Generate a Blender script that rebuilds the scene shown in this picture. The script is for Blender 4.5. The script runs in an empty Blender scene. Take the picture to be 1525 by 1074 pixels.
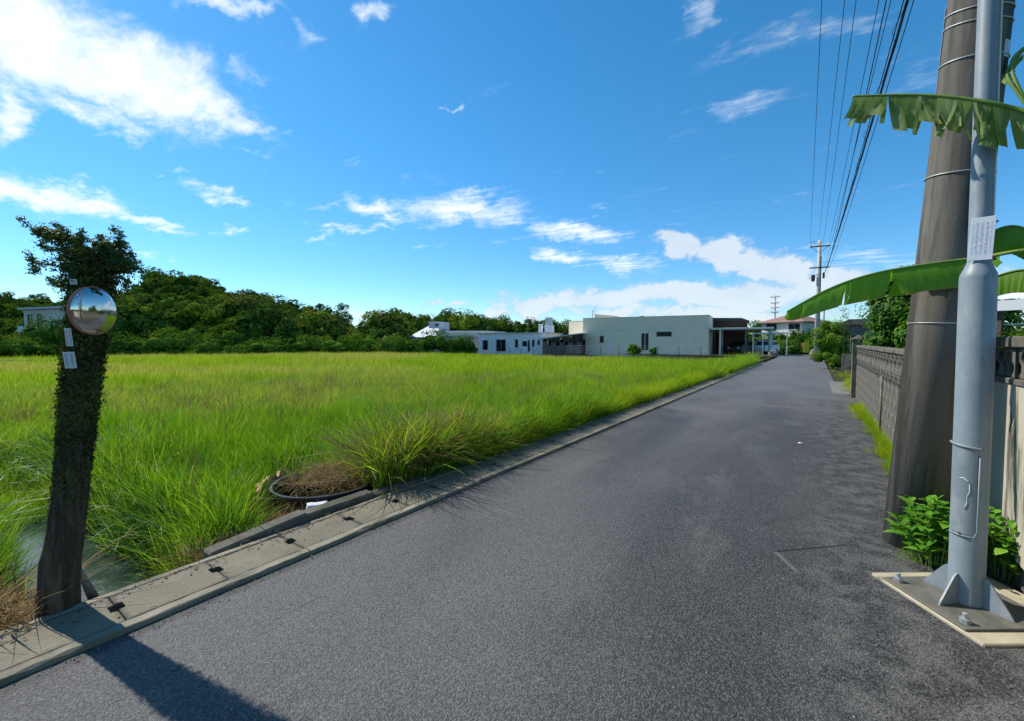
import bpy, bmesh, math, random
import numpy as np
from mathutils import Vector, Matrix, Euler

R = math.radians
rng = np.random.default_rng(7)
random.seed(7)
S = bpy.context.scene
COL = S.collection

# ------------------------------------------------------------------ camera, sky, sun, exposure
YAW, PITCH, CAM_H, FPX = 35.2, 2.6, 1.55, 640.0
cam_d = bpy.data.cameras.new('camera')
cam_d.sensor_width = 36.0
cam_d.lens = FPX / 1525 * 36
cam_d.clip_start = 0.05
cam_d.clip_end = 3000
cam = bpy.data.objects.new('camera', cam_d)
COL.objects.link(cam)
cam.location = (0, 0, CAM_H)
cam.rotation_euler = (R(90 - PITCH), 0, R(YAW))
S.camera = cam
CM = Euler((R(90 - PITCH), 0, R(YAW))).to_matrix()
CP = Vector((0, 0, CAM_H))

def ray(px, py):
    return CM @ Vector(((px - 762.5) / FPX, (537 - py) / FPX, -1))
def at(px, py, z):                     # world point seen at a photo pixel, z metres ahead of the camera
    return CP + ray(px, py) * z
def gp(px, py, h=0.0):                 # the same on the level h
    d = ray(px, py)
    return CP + d * ((h - CAM_H) / d.z)
def on_plane(p0, p1, px, py):          # (metres along p0->p1, height) on an upright wall
    d = ray(px, py)
    a = Vector((p1.x - p0.x, p1.y - p0.y)); L = a.length; a /= L
    n = Vector((-a.y, a.x))
    t = (n.x * (p0.x - CP.x) + n.y * (p0.y - CP.y)) / (n.x * d.x + n.y * d.y)
    q = CP + d * t
    return (q.x - p0.x) * a.x + (q.y - p0.y) * a.y, q.z

SUN_EL, SUN_AZ = 47.0, -93.0           # azimuth clockwise from +Y: the sun stands over the field
sun_vec = Vector((math.sin(R(SUN_AZ)) * math.cos(R(SUN_EL)), math.cos(R(SUN_AZ)) * math.cos(R(SUN_EL)), math.sin(R(SUN_EL))))
sd = bpy.data.lights.new('sun', 'SUN')
sd.energy = 3.8; sd.angle = R(0.53); sd.color = (1.0, 0.955, 0.87)
so = bpy.data.objects.new('sun', sd); COL.objects.link(so)
so.rotation_euler = sun_vec.to_track_quat('Z', 'Y').to_euler()
so.location = (-20, 0, 40)

S.view_settings.view_transform = 'Standard'
S.view_settings.look = 'None'
S.view_settings.gamma = 1
S.view_settings.use_curve_mapping = False
S.view_settings.exposure = 0.66
S.cycles.max_bounces = 8
S.cycles.transparent_max_bounces = 8
S.cycles.use_denoising = True
S.cycles.sample_clamp_indirect = 6

class NT:                               # small node-tree helper
    def __init__(s, t): s.t = t; s.n = t.nodes; s.l = t.links
    def node(s, ty, **k):
        n = s.n.new(ty)
        for a, v in k.items(): setattr(n, a, v)
        return n
    def put(s, sock, v):
        if v is None: return
        if hasattr(v, 'is_output') or isinstance(v, bpy.types.NodeSocket): s.l.new(v, sock)
        else: sock.default_value = v
    def math(s, op, a, b=None, c=None, clamp=False):
        n = s.node('ShaderNodeMath', operation=op, use_clamp=clamp)
        s.put(n.inputs[0], a); s.put(n.inputs[1], b); s.put(n.inputs[2], c)
        return n.outputs[0]
    def vm(s, op, a, b=None):
        n = s.node('ShaderNodeVectorMath', operation=op)
        s.put(n.inputs[0], a); s.put(n.inputs[1], b)
        return n.outputs['Value'] if op in ('DOT_PRODUCT', 'LENGTH') else n.outputs[0]
    def noise(s, vec, scale, detail=4, rough=.55, dist=0, lac=2.0):
        n = s.node('ShaderNodeTexNoise')
        s.put(n.inputs['Vector'], vec); n.inputs['Scale'].default_value = scale
        n.inputs['Detail'].default_value = detail; n.inputs['Roughness'].default_value = rough
        n.inputs['Distortion'].default_value = dist; n.inputs['Lacunarity'].default_value = lac
        return n.outputs['Fac']
    def ramp(s, f, stops):
        n = s.node('ShaderNodeValToRGB'); s.put(n.inputs[0], f)
        e = n.color_ramp.elements
        while len(e) < len(stops): e.new(.5)
        for q, (p, c) in zip(e, stops): q.position = p; q.color = (*c, 1) if len(c) == 3 else c
        return n.outputs[0]
    def mapr(s, v, a, b, c=0., d=1., kind='SMOOTHSTEP'):
        n = s.node('ShaderNodeMapRange', interpolation_type=kind)
        s.put(n.inputs[0], v)
        for i, q in enumerate((a, b, c, d)): s.put(n.inputs[i + 1], q)
        return n.outputs[0]
    def mix(s, f, a, b, mode='MIX'):
        n = s.node('ShaderNodeMix', data_type='RGBA', blend_type=mode)
        s.put(n.inputs[0], f)
        s.put(n.inputs[6], (*a, 1) if isinstance(a, tuple) and len(a) == 3 else a)
        s.put(n.inputs[7], (*b, 1) if isinstance(b, tuple) and len(b) == 3 else b)
        return n.outputs[2]
    def comb(s, x, y, z):
        n = s.node('ShaderNodeCombineXYZ')
        s.put(n.inputs[0], x); s.put(n.inputs[1], y); s.put(n.inputs[2], z)
        return n.outputs[0]
    def sep(s, v):
        n = s.node('ShaderNodeSeparateXYZ'); s.put(n.inputs[0], v); return n.outputs

W = bpy.data.worlds.new('World'); S.world = W; W.use_nodes = True
W.node_tree.nodes.clear()
def build_world():
    t = NT(W.node_tree)
    sky = t.node('ShaderNodeTexSky', sky_type='NISHITA')
    sky.sun_disc = False
    sky.sun_elevation = R(SUN_EL); sky.sun_rotation = R(SUN_AZ)
    sky.altitude = 0; sky.air_density = 1.0; sky.dust_density = 0.1; sky.ozone_density = 3.0
    tc = t.node('ShaderNodeTexCoord')
    d = tc.outputs['Generated']
    x, y, z = t.sep(d)
    RAD = 180 / math.pi
    az = t.math('MULTIPLY', t.math('ARCTAN2', x, y), RAD)
    el = t.math('MULTIPLY', t.math('ARCSINE', z), RAD)
    p = t.comb(az, el, 0.)
    # ragged edges: bend the coordinates with noise
    zz = t.math('MAXIMUM', z, 0.06)
    plane = t.comb(t.math('DIVIDE', x, zz), t.math('DIVIDE', y, zz), 0.)
    mp = t.node('ShaderNodeMapping'); t.put(mp.inputs['Vector'], plane)
    mp.inputs['Rotation'].default_value = (0, 0, R(-28)); mp.inputs['Scale'].default_value = (1.0, 2.3, 1)
    streak = t.noise(mp.outputs[0], 1.7, 10, .64, .35)
    fine = t.noise(mp.outputs[0], 6.5, 8, .7, .5)
    puff = t.noise(t.vm('MULTIPLY', p, (1, 1.5, 1)), .16, 9, .6, .25)
    w1 = t.noise(t.vm('MULTIPLY', p, (1, 1.6, 1)), .22, 5, .6)
    w2 = t.noise(t.vm('ADD', p, (43., 17., 5.)), .25, 5, .6)
    pw = t.vm('ADD', p, t.comb(t.math('MULTIPLY', t.math('SUBTRACT', w1, .5), 9.), t.math('MULTIPLY', t.math('SUBTRACT', w2, .5), 5.), 0.))
    def azel(px, py):
        r = ray(px, py).normalized()
        return Vector((math.degrees(math.atan2(r.x, r.y)), math.degrees(math.asin(r.z))))
    def blob(cx, cy, a, b, ang, amp):
        c = azel(cx, cy); ca, sa = math.cos(R(ang)), math.sin(R(ang))
        va = azel(cx + ca * a * .5, cy + sa * a * .5) - azel(cx - ca * a * .5, cy - sa * a * .5)
        vb = azel(cx - sa * b * .5, cy + ca * b * .5) - azel(cx + sa * b * .5, cy - ca * b * .5)
        m = Matrix(((va.x, vb.x), (va.y, vb.y))).inverted()
        q = t.vm('SUBTRACT', pw, (c.x, c.y, 0.))
        u = t.vm('DOT_PRODUCT', q, (m[0][0], m[0][1], 0.)); v = t.vm('DOT_PRODUCT', q, (m[1][0], m[1][1], 0.))
        r = t.vm('LENGTH', t.comb(u, v, 0.))
        return t.math('MULTIPLY', t.mapr(r, 0.0, 1.35, 1., 0.), amp)
    def many(L):
        m = None
        for e in L:
            b = blob(*e); m = b if m is None else t.math('MAXIMUM', m, b)
        return m
    cirrus = many([(40, 60, 230, 120, 15, 1.2), (190, 118, 260, 80, 22, 1.25), (120, 165, 170, 30, 20, .9), (330, 165, 110, 28, 25, .95), (360, 110, 50, 28, 10, .6),
                   (350, 8, 120, 20, 12, .75), (455, 45, 34, 26, 30, .5), (555, 25, 30, 22, 20, .62), (0, 160, 55, 60, 20, .85),
                   (50, 283, 210, 32, 13, 1.05), (200, 320, 95, 14, 12, .9), (250, 342, 45, 7, 4, .7), (310, 288, 46, 16, 15, .68), (345, 297, 24, 9, 0, .55),
                   (335, 345, 34, 11, 0, .78), (262, 262, 26, 7, 0, .5), (380, 228, 50, 7, 12, .45), (235, 385, 36, 12, 0, .5),
                   (690, 310, 125, 32, 0, .95), (560, 312, 64, 20, 12, .8), (530, 341, 85, 10, 0, .62), (480, 352, 40, 8, 0, .55), (480, 306, 30, 7, 0, .45), (720, 290, 70, 16, 10, .6),
                   (850, 349, 100, 20, 0, .85), (830, 384, 56, 18, 14, .9), (925, 393, 66, 18, 0, .85), (900, 312, 20, 9, 0, .4), (640, 370, 22, 6, 0, .4), (673, 163, 16, 5, 0, .4),
                   (1160, 45, 130, 40, -25, .36), (1105, 150, 60, 30, -10, .34), (1040, 20, 34, 40, 20, .5), (1400, 85, 160, 60, -35, .34), (1260, 40, 100, 30, -20, .3),
                   (1290, 385, 120, 26, 0, .5), (560, 470, 60, 9, 0, .6), (800, 270, 14, 5, 0, .35)])
    cumul = many([(1010, 366, 58, 26, 5, 1.0), (1075, 378, 70, 34, 10, 1.0), (1150, 400, 80, 36, 6, .95), (1060, 440, 240, 30, 0, .85), (900, 447, 200, 24, 0, .8),
                  (1230, 425, 130, 38, 0, .8), (790, 455, 70, 26, 0, .85), (740, 468, 30, 14, 0, .7), (1330, 430, 140, 36, 0, .6), (660, 458, 60, 7, 0, .6), (560, 470, 70, 9, 0, .6),
                  (1500, 430, 120, 40, 0, .6), (1040, 468, 330, 16, 0, .75), (-250, 440, 260, 26, 0, .6), (-400, 330, 200, 30, 0, .6)])
    # the rest of the sky carries the same kind of scattered cloud
    dens_c = t.math('ADD', t.math('MULTIPLY', t.math('ADD', streak, t.math('MULTIPLY', fine, .35)), 1.25), t.math('MULTIPLY', cirrus, .72))
    dens_c = t.mapr(dens_c, .95, 1.66)
    dens_p = t.math('ADD', t.math('MULTIPLY', puff, 1.0), t.math('MULTIPLY', cumul, .8))
    dens_p = t.mapr(dens_p, .70, 1.02)
    back = t.mapr(t.math('ABSOLUTE', t.math('ADD', az, 35.)), 62., 85.)
    dens_b = t.math('MULTIPLY', t.mapr(t.math('ADD', streak, t.math('MULTIPLY', fine, .2)), .62, .82), back)
    dens_c = t.math('MAXIMUM', dens_c, t.math('MULTIPLY', dens_b, .8))
    up = t.mapr(el, 0., 2.0)
    dens_c = t.math('MULTIPLY', dens_c, up)
    # sky colour: a deeper, cleaner blue than clean air alone gives
    hsv = t.node('ShaderNodeHueSaturation'); t.put(hsv.inputs['Color'], sky.outputs[0])
    hsv.inputs['Saturation'].default_value = 1.30; hsv.inputs['Hue'].default_value = .494; hsv.inputs['Value'].default_value = 1.0
    bg = t.node('ShaderNodeBackground'); t.put(bg.inputs[0], t.mix(1., hsv.outputs[0], t.mix(t.mapr(el, 0., 30.), (.62, .82, .98), (.80, 1., 1.)), 'MULTIPLY')); bg.inputs[1].default_value = 0.108
    shade = t.mapr(t.math('ADD', puff, t.math('MULTIPLY', fine, .3)), .45, .9, 0., 1.)
    ccol = t.mix(shade, (.60, .68, .78), (.86, .90, .92))
    pcol = t.mix(t.mapr(t.math('ADD', t.math('MULTIPLY', dens_p, .6), t.math('MULTIPLY', puff, .7)), .55, 1.05), (.50, .62, .76), (.74, .80, .86))
    cl = t.node('ShaderNodeBackground'); t.put(cl.inputs[0], t.mix(shade, (.68, .76, .84), (.90, .93, .94))); cl.inputs[1].default_value = .86
    cp = t.node('ShaderNodeBackground'); t.put(cp.inputs[0], pcol); cp.inputs[1].default_value = .72
    m1 = t.node('ShaderNodeMixShader'); t.put(m1.inputs[0], t.math('MULTIPLY', dens_p, .82)); t.l.new(bg.outputs[0], m1.inputs[1]); t.l.new(cp.outputs[0], m1.inputs[2])
    m2 = t.node('ShaderNodeMixShader'); t.put(m2.inputs[0], t.math('MULTIPLY', dens_c, .96)); t.l.new(m1.outputs[0], m2.inputs[1]); t.l.new(cl.outputs[0], m2.inputs[2])
    o = t.node('ShaderNodeOutputWorld'); t.l.new(m2.outputs[0], o.inputs[0])
build_world()

# ------------------------------------------------------------------ materials
def new_mat(name):
    m = bpy.data.materials.new(name); m.use_nodes = True
    m.node_tree.nodes.clear()
    return m, NT(m.node_tree)
def finish(t, m, col, rough, height=None, bump=.3, dist=.01, metal=0., spec=.5, alpha=None):
    b = t.node('ShaderNodeBsdfPrincipled')
    t.put(b.inputs['Base Color'], (*col, 1) if isinstance(col, tuple) else col)
    t.put(b.inputs['Roughness'], rough); b.inputs['Metallic'].default_value = metal
    b.inputs['Specular IOR Level'].default_value = spec
    if height is not None:
        n = t.node('ShaderNodeBump'); n.inputs['Strength'].default_value = bump; n.inputs['Distance'].default_value = dist
        t.put(n.inputs['Height'], height); t.l.new(n.outputs[0], b.inputs['Normal'])
    o = t.node('ShaderNodeOutputMaterial'); t.l.new(b.outputs[0], o.inputs[0])
    return m
def pmat(name, c1, c2, scale=3., rough=.8, bump=.3, bscale=40., spec=.3, dist=.004, metal=0., stain=None, aniso=(1, 1, 1), detail=6):
    m, t = new_mat(name)
    P = t.node('ShaderNodeTexCoord').outputs['Object']
    v = t.vm('MULTIPLY', P, aniso)
    n1 = t.noise(v, scale, detail, .65)
    col = t.ramp(n1, [(.32, c1), (.68, c2)])
    if stain:                           # dirt with a shape of its own
        sc, sv, lo, hi = stain
        col = t.mix(t.mapr(t.noise(t.vm('MULTIPLY', P, sv), 1., 7, .65), lo, hi, 0., .85), col, sc)
    h = t.noise(P, bscale, 4, .6)
    return finish(t, m, col, rough, h, bump, dist, metal, spec)
def leaf_mat(name, dark, mid, light, trans=.35, clump=.6, rough=.55, tcol=None, far=None, spec=.3, vein=False):
    m, t = new_mat(name)
    geo = t.node('ShaderNodeNewGeometry')
    oi = t.node('ShaderNodeObjectInfo')
    isl = geo.outputs['Random Per Island']
    n = t.noise(geo.outputs['Position'], clump, 3, .6)
    f = t.math('ADD', t.math('MULTIPLY', isl, .45), t.math('MULTIPLY', oi.outputs['Random'], .34))
    f = t.math('ADD', f, t.math('MULTIPLY', t.mapr(n, .3, .7), .34))
    col = t.ramp(f, [(.12, dark), (.5, mid), (.9, light)])
    if far:                             # broad drifts of another tint across the field
        fc, fs, lo, hi = far
        col = t.mix(t.mapr(t.noise(geo.outputs['Position'], fs, 4, .6), lo, hi, 0., .8), col, fc)
    bumpn = None
    if vein:
        at_ = t.node('ShaderNodeAttribute'); at_.attribute_name = 'vein'
        vx, vy, vz = t.sep(at_.outputs['Vector'])
        st = t.noise(t.comb(t.math('MULTIPLY', vx, 1.6), t.math('MULTIPLY', vy, .25), 0.), 1.9, 3, .7)
        col = t.mix(t.mapr(st, .38, .62, 0., .55), col, light)
        col = t.mix(t.math('MULTIPLY', t.mapr(t.math('ADD', vy, t.math('MULTIPLY', t.math('SUBTRACT', st, .5), .5)), .90, 1.05), .8), col, (.30, .22, .07))
        nb = t.node('ShaderNodeBump'); nb.inputs['Strength'].default_value = .5; nb.inputs['Distance'].default_value = .004
        t.put(nb.inputs['Height'], st); bumpn = nb.outputs[0]
    b = t.node('ShaderNodeBsdfPrincipled'); t.put(b.inputs['Base Color'], col)
    if bumpn is not None: t.l.new(bumpn, b.inputs['Normal'])
    b.inputs['Roughness'].default_value = rough; b.inputs['Specular IOR Level'].default_value = 0. if spec < .34 else spec * .35
    tr = t.node('ShaderNodeBsdfTranslucent')
    t.put(tr.inputs[0], t.mix(1., col, tcol or (1.25, 1.2, .55), 'MULTIPLY'))
    mx = t.node('ShaderNodeMixShader'); mx.inputs[0].default_value = trans
    t.l.new(b.outputs[0], mx.inputs[1]); t.l.new(tr.outputs[0], mx.inputs[2])
    o = t.node('ShaderNodeOutputMaterial'); t.l.new(mx.outputs[0], o.inputs[0])
    return m

def asphalt_mat():
    m, t = new_mat('asphalt')
    P = t.node('ShaderNodeTexCoord').outputs['Object']
    x, y, z = t.sep(P)
    v = t.node('ShaderNodeTexVoronoi', feature='F1'); t.put(v.inputs['Vector'], P); v.inputs['Scale'].default_value = 115.
    v2 = t.node('ShaderNodeTexVoronoi', feature='F1'); t.put(v2.inputs['Vector'], P); v2.inputs['Scale'].default_value = 62.
    big = t.noise(t.vm('MULTIPLY', P, (1., .35, 1.)), .9, 5, .6)
    mid = t.noise(P, 5., 6, .65)
    grain = t.noise(P, 190., 3, .7)
    c = t.mix(t.mapr(big, .36, .64), (.033, .030, .0275), (.092, .085, .080))
    wide = t.noise(t.vm('MULTIPLY', P, (1., .45, 1.)), .55, 4, .55, .6)
    c = t.mix(t.mapr(wide, .47, .60, 0., .65), c, (.125, .117, .109))
    c = t.mix(t.mapr(wide, .50, .40, 0., .55), c, (.030, .028, .0265))
    seam = t.math('MULTIPLY', t.mapr(t.math('ABSOLUTE', t.math('ADD', x, t.math('ADD', 1.35, t.math('MULTIPLY', wide, .5)))), .62, .15), .35)
    c = t.mix(seam, c, (.115, .108, .102))
    dark_right = t.math('MULTIPLY', t.mapr(t.math('ADD', x, t.math('MULTIPLY', t.math('SUBTRACT', t.noise(P, .45, 3, .55), .5), 3.4)), -1.5, -.2), t.mapr(y, 13., 8.))
    c = t.mix(t.math('MULTIPLY', dark_right, .75), c, (.024, .0225, .0215))  # darker tone towards the right on the nearer road, edge broken by noise
    pale = t.mapr(t.noise(t.vm('MULTIPLY', P, (1.3, .5, 1.)), 1.4, 6, .68), .52, .66)
    c = t.mix(t.math('MULTIPLY', pale, .45), c, (.135, .126, .117))
    # the worn coarse strip towards the wall
    xe = t.math('ADD', x, t.math('MULTIPLY', t.math('SUBTRACT', t.noise(P, 1.1, 4, .6), .5), 1.1))
    coarse = t.mapr(xe, -.25, .35)
    c = t.mix(t.math('MULTIPLY', coarse, .8), c, t.mix(t.mapr(mid, .4, .62), (.018, .018, .016), (.12, .115, .105)))
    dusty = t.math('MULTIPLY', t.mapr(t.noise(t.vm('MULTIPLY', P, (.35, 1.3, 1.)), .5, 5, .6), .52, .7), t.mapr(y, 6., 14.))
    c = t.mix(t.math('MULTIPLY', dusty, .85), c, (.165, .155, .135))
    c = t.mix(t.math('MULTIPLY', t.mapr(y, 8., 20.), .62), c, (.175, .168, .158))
    bits = t.sep(v.outputs['Color'])[0]
    c = t.mix(t.mapr(bits, .2, .95, 0., .6), c, t.mix(.5, c, (.26, .25, .24)))
    spark = t.math('MULTIPLY', t.mapr(t.sep(v2.outputs['Color'])[1], .93, .99), t.mapr(v2.outputs['Distance'], .42, .2))
    c = t.mix(t.math('MULTIPLY', spark, .7), c, (.30, .29, .27))
    gaps = t.mapr(v.outputs['Distance'], .38, .66)
    c = t.mix(t.math('MULTIPLY', gaps, .55), c, (.018, .018, .018))
    # the joint of an old patch and a long crack
    def line(fa, fb, w):
        return t.mapr(t.math('ABSOLUTE', t.math('SUBTRACT', fa, fb)), w, w * .3)
    wob = t.math('MULTIPLY', t.math('SUBTRACT', t.noise(P, 7., 4, .6), .5), .05)
    pa, pb = gp(1155, 822), gp(1262, 812)
    pc = gp(1192, 856)
    def seg(a, b, w):
        dd = Vector((b.x - a.x, b.y - a.y)); L = dd.length; dd /= L
        q = t.vm('SUBTRACT', P, (a.x, a.y, 0.))
        u = t.vm('DOT_PRODUCT', q, (dd.x, dd.y, 0.)); vv = t.vm('DOT_PRODUCT', q, (-dd.y, dd.x, 0.))
        inside = t.math('MULTIPLY', t.mapr(u, -.01, .01), t.mapr(u, L + .02, L - .08))
        return t.math('MULTIPLY', t.mapr(t.math('ABSOLUTE', t.math('ADD', vv, t.math('MULTIPLY', wob, .2))), w, w * .35), inside)
    j1, j2 = seg(pa, pb, .012), seg(pa, pc, .022)
    c = t.mix(t.math('MULTIPLY', j1, .85), c, (.008, .008, .008))
    c = t.mix(t.math('MULTIPLY', j2, .55), c, (.16, .16, .155))
    crack = line(t.math('ADD', x, t.math('MULTIPLY', t.math('SUBTRACT', t.noise(P, 2.2, 6, .7), .5), .16)), -2.42, .006)
    crack = t.math('MULTIPLY', crack, t.math('MULTIPLY', t.mapr(y, 2.6, 2.0), t.mapr(t.noise(P, 3.3, 2), .45, .55)))
    c = t.mix(t.math('MULTIPLY', crack, .8), c, (.012, .012, .012))
    ch = line(t.math('ADD', x, wob), -2.9, .05)
    c = t.mix(t.math('MULTIPLY', ch, .5), c, (.03, .032, .024))
    h = t.math('ADD', t.math('MULTIPLY', v.outputs['Distance'], -1.), t.math('MULTIPLY', grain, .5))
    h = t.math('SUBTRACT', h, t.math('MULTIPLY', j1, 2.))
    rough = t.mapr(big, .3, .7, .60, .74)
    return finish(t, m, c, rough, h, .7, .007, spec=.3)

def concrete_lid_mat():
    m, t = new_mat('lid_concrete')
    tc = t.node('ShaderNodeTexCoord')
    geo = t.node('ShaderNodeNewGeometry'); P = geo.outputs['Position']
    oi = t.node('ShaderNodeObjectInfo')
    n = t.noise(P, 2.4, 6, .65)
    c = t.ramp(n, [(.3, (.15, .122, .078)), (.55, (.25, .208, .135)), (.75, (.33, .278, .19))])
    c = t.mix(t.math('MULTIPLY', oi.outputs['Random'], .55), c, (.135, .122, .092))
    ob = tc.outputs['Object']; ox, oy, oz = t.sep(ob)
    edge = t.math('MINIMUM', t.math('MINIMUM', ox, t.math('SUBTRACT', lx1 - lx0, ox)), t.math('MINIMUM', oy, t.math('SUBTRACT', .494, oy)))
    c = t.mix(t.math('MULTIPLY', t.mapr(t.math('ADD', edge, t.math('MULTIPLY', t.math('SUBTRACT', t.noise(P, 14., 5, .7), .5), .09)), .03, .0), .75), c, (.055, .052, .036))
    v = t.node('ShaderNodeTexVoronoi', feature='F1'); t.put(v.inputs['Vector'], t.vm('MULTIPLY', P, (1., .45, 1.))); v.inputs['Scale'].default_value = 95.
    c = t.mix(t.mapr(v.outputs['Distance'], .3, .7, 0., .5), c, (.13, .12, .09))
    c = t.mix(t.mapr(t.noise(P, 9., 6, .7), .55, .72, 0., .55), c, (.085, .082, .06))
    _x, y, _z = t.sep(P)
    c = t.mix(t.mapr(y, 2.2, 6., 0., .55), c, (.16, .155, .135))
    return finish(t, m, c, .85, t.math('MULTIPLY', v.outputs['Distance'], -1.), .6, .006, spec=.25)

GX0, GX1 = -3.45, -2.95                     # the gutter's two edges
lx0, lx1 = GX0 + .058, GX1 - .079
M = {}
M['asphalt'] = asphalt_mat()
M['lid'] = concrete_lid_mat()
M['kerb'] = pmat('kerb_concrete', (.165, .145, .10), (.28, .248, .18), 3., .88, .5, 90., .25, .004, stain=((.09, .09, .07), (6, 2, 6), .5, .68))
M['kerb_dark'] = pmat('weathered_kerb_concrete', (.075, .07, .055), (.15, .138, .11), 4., .9, .6, 70., .2, .006, stain=((.045, .06, .02), (8, 5, 8), .52, .66))
M['soil'] = pmat('field_soil', (.030, .042, .010), (.060, .055, .025), 2., .95, .6, 30., .1, .02)
M['mud'] = pmat('dark_mud', (.022, .018, .012), (.05, .04, .025), 5., .8, .6, 30., .3, .02)
M['straw'] = leaf_mat('dead_straw', (.11, .065, .025), (.24, .16, .07), (.42, .32, .17), .2, 2., tcol=(1.1, 1, .8))
M['grass_n'] = leaf_mat('grass_green', (.055, .15, .012), (.165, .33, .022), (.33, .47, .045), .42, 1.1, far=((.09, .26, .05), .9, .50, .66))
M['grass_f'] = leaf_mat('grass_far', (.14, .25, .012), (.26, .39, .022), (.38, .48, .05), .40, .3, far=((.42, .41, .13), .07, .46, .60))
M['grass_y'] = leaf_mat('grass_verge', (.14, .23, .010), (.30, .39, .018), (.46, .51, .04), .42, .5)
M['reed'] = leaf_mat('reed_leaf', (.03, .085, .02), (.07, .16, .04), (.17, .27, .10), .35, 1., spec=.5, rough=.4)
M['ivy'] = leaf_mat('creeper_leaf', (.022, .042, .013), (.05, .088, .022), (.12, .175, .04), .25, 2.5, spec=.35)
M['ivy_dark'] = leaf_mat('creeper_brown', (.030, .026, .014), (.05, .062, .020), (.11, .135, .04), .15, 4.)
M['forest'] = leaf_mat('forest_leaf', (.030, .066, .011), (.080, .145, .017), (.18, .24, .027), .22, .10, far=((.115, .125, .032), .045, .52, .66))
M['forest_d'] = leaf_mat('dark_forest_leaf', (.022, .056, .014), (.056, .115, .020), (.12, .19, .028), .22, .15)
M['shrub'] = leaf_mat('shrub_leaf', (.022, .058, .012), (.06, .14, .018), (.14, .24, .03), .28, .5)
M['shrub_b'] = leaf_mat('light_shrub_leaf', (.045, .10, .012), (.10, .19, .018), (.19, .30, .035), .35, .9)
M['tree_near'] = leaf_mat('garden_tree_leaf', (.02, .07, .010), (.065, .16, .015), (.15, .29, .03), .35, 1.2, spec=.4)
M['herb'] = leaf_mat('herb_leaf', (.05, .16, .014), (.12, .30, .025), (.22, .42, .05), .35, 6., spec=.45, rough=.45)
M['bark'] = pmat('bark', (.05, .042, .03), (.12, .10, .075), 6., .9, .8, 30., .2, .02, aniso=(3, 3, .6))
M['wood_old'] = pmat('old_pole_wood', (.018, .013, .008), (.15, .115, .075), 7., .9, .9, 60., .15, .02, aniso=(5, 5, .35), stain=((.012, .012, .009), (3, 3, 1.2), .5, .66))
M['pole_conc'] = pmat('pole_concrete', (.105, .092, .074), (.165, .145, .118), 2.2, .8, .35, 60., .3, .004, aniso=(1, 1, .2), stain=((.032, .030, .025), (6.5, 6.5, .5), .44, .60))
M['pole_far'] = pmat('far_pole_concrete', (.36, .35, .32), (.5, .49, .45), 1.5, .8, .2, 30., .3)
M['pole_steel'] = pmat('street_light_paint', (.165, .20, .218), (.225, .26, .275), 2.2, .48, .25, 18., .5, .004, stain=((.26, .275, .28), (9, 9, 3.5), .52, .64))
M['plate_steel'] = pmat('base_plate_steel', (.07, .07, .055), (.15, .14, .11), 8., .7, .4, 70., .4, .003, stain=((.16, .10, .06), (9, 9, 9), .55, .7))
M['galv'] = pmat('galvanised_steel', (.33, .34, .34), (.48, .49, .49), 9., .5, .2, 60., .5, metal=.5)
M['pad'] = pmat('pad_concrete', (.32, .275, .185), (.46, .40, .28), 5., .9, .5, 80., .25, .004, stain=((.14, .12, .08), (6, 6, 6), .56, .7))
M['black_rub'] = pmat('black_plastic', (.008, .008, .009), (.018, .018, .018), 5., .5, .3, 40., .4)
M['dark_metal'] = pmat('dark_metal', (.02, .02, .024), (.05, .05, .055), 5., .5, .2, 50., .4)
M['cable'] = pmat('cable_rubber', (.008, .009, .012), (.02, .02, .025), 5., .6, .1, 50., .3)
M['white'] = pmat('white_paint', (.66, .67, .67), (.80, .80, .79), 1.2, .6, .15, 20., .3, stain=((.42, .43, .43), (1.5, 1.5, .5), .56, .74))
M['white_grey'] = pmat('pale_roof_sheet', (.40, .43, .47), (.56, .58, .60), 1.5, .6, .2, 20., .3)
M['house_grey'] = pmat('grey_stucco', (.79, .665, .49), (.82, .70, .525), .5, .9, .3, 25., .2, .004, stain=((.67, .565, .44), (.25, .25, .9), .52, .72))
M['house_pale'] = pmat('pale_stucco', (.58, .55, .47), (.66, .63, .54), .5, .9, .2, 25., .2)
M['brown_wall'] = pmat('brown_cladding', (.045, .028, .022), (.09, .06, .05), 2., .8, .3, 15., .25, aniso=(6, 6, 1))
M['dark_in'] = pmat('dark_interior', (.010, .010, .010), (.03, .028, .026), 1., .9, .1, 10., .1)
M['beam'] = pmat('cream_beam', (.55, .53, .44), (.66, .64, .54), 2., .6, .1, 20., .3)
M['beam_green'] = pmat('pale_green_post', (.34, .42, .38), (.45, .52, .47), 2., .6, .1, 20., .3)
M['tile'] = pmat('red_roof_tile', (.22, .115, .09), (.34, .20, .165), 2., .75, .4, 12., .3, stain=((.12, .07, .06), (1, 1, 1), .5, .7))
M['shed'] = pmat('grey_boards', (.09, .075, .07), (.20, .175, .165), 1.5, .85, .3, 15., .2, aniso=(4, 4, .6))
M['yellow'] = pmat('yellow_paint', (.62, .42, .02), (.80, .58, .04), 3., .6, .1, 20., .3)
M['block'] = pmat('concrete_block', (.085, .078, .062), (.19, .172, .14), 3.5, .93, .8, 55., .15, .006, stain=((.035, .036, .030), (4, 4, 1.6), .47, .66))
M['block_top'] = pmat('concrete_coping', (.09, .083, .066), (.17, .158, .128), 4., .93, .7, 55., .15, .006, stain=((.05, .052, .04), (6, 6, 4), .5, .66))
M['plaster'] = pmat('stained_plaster', (.35, .315, .235), (.48, .44, .335), 1.3, .9, .3, 40., .2, .003, stain=((.055, .05, .04), (4.2, 4.2, .7), .52, .64))
M['corr'] = pmat('white_corrugated_sheet', (.62, .63, .63), (.72, .73, .73), 1., .6, .1, 20., .3)
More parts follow.
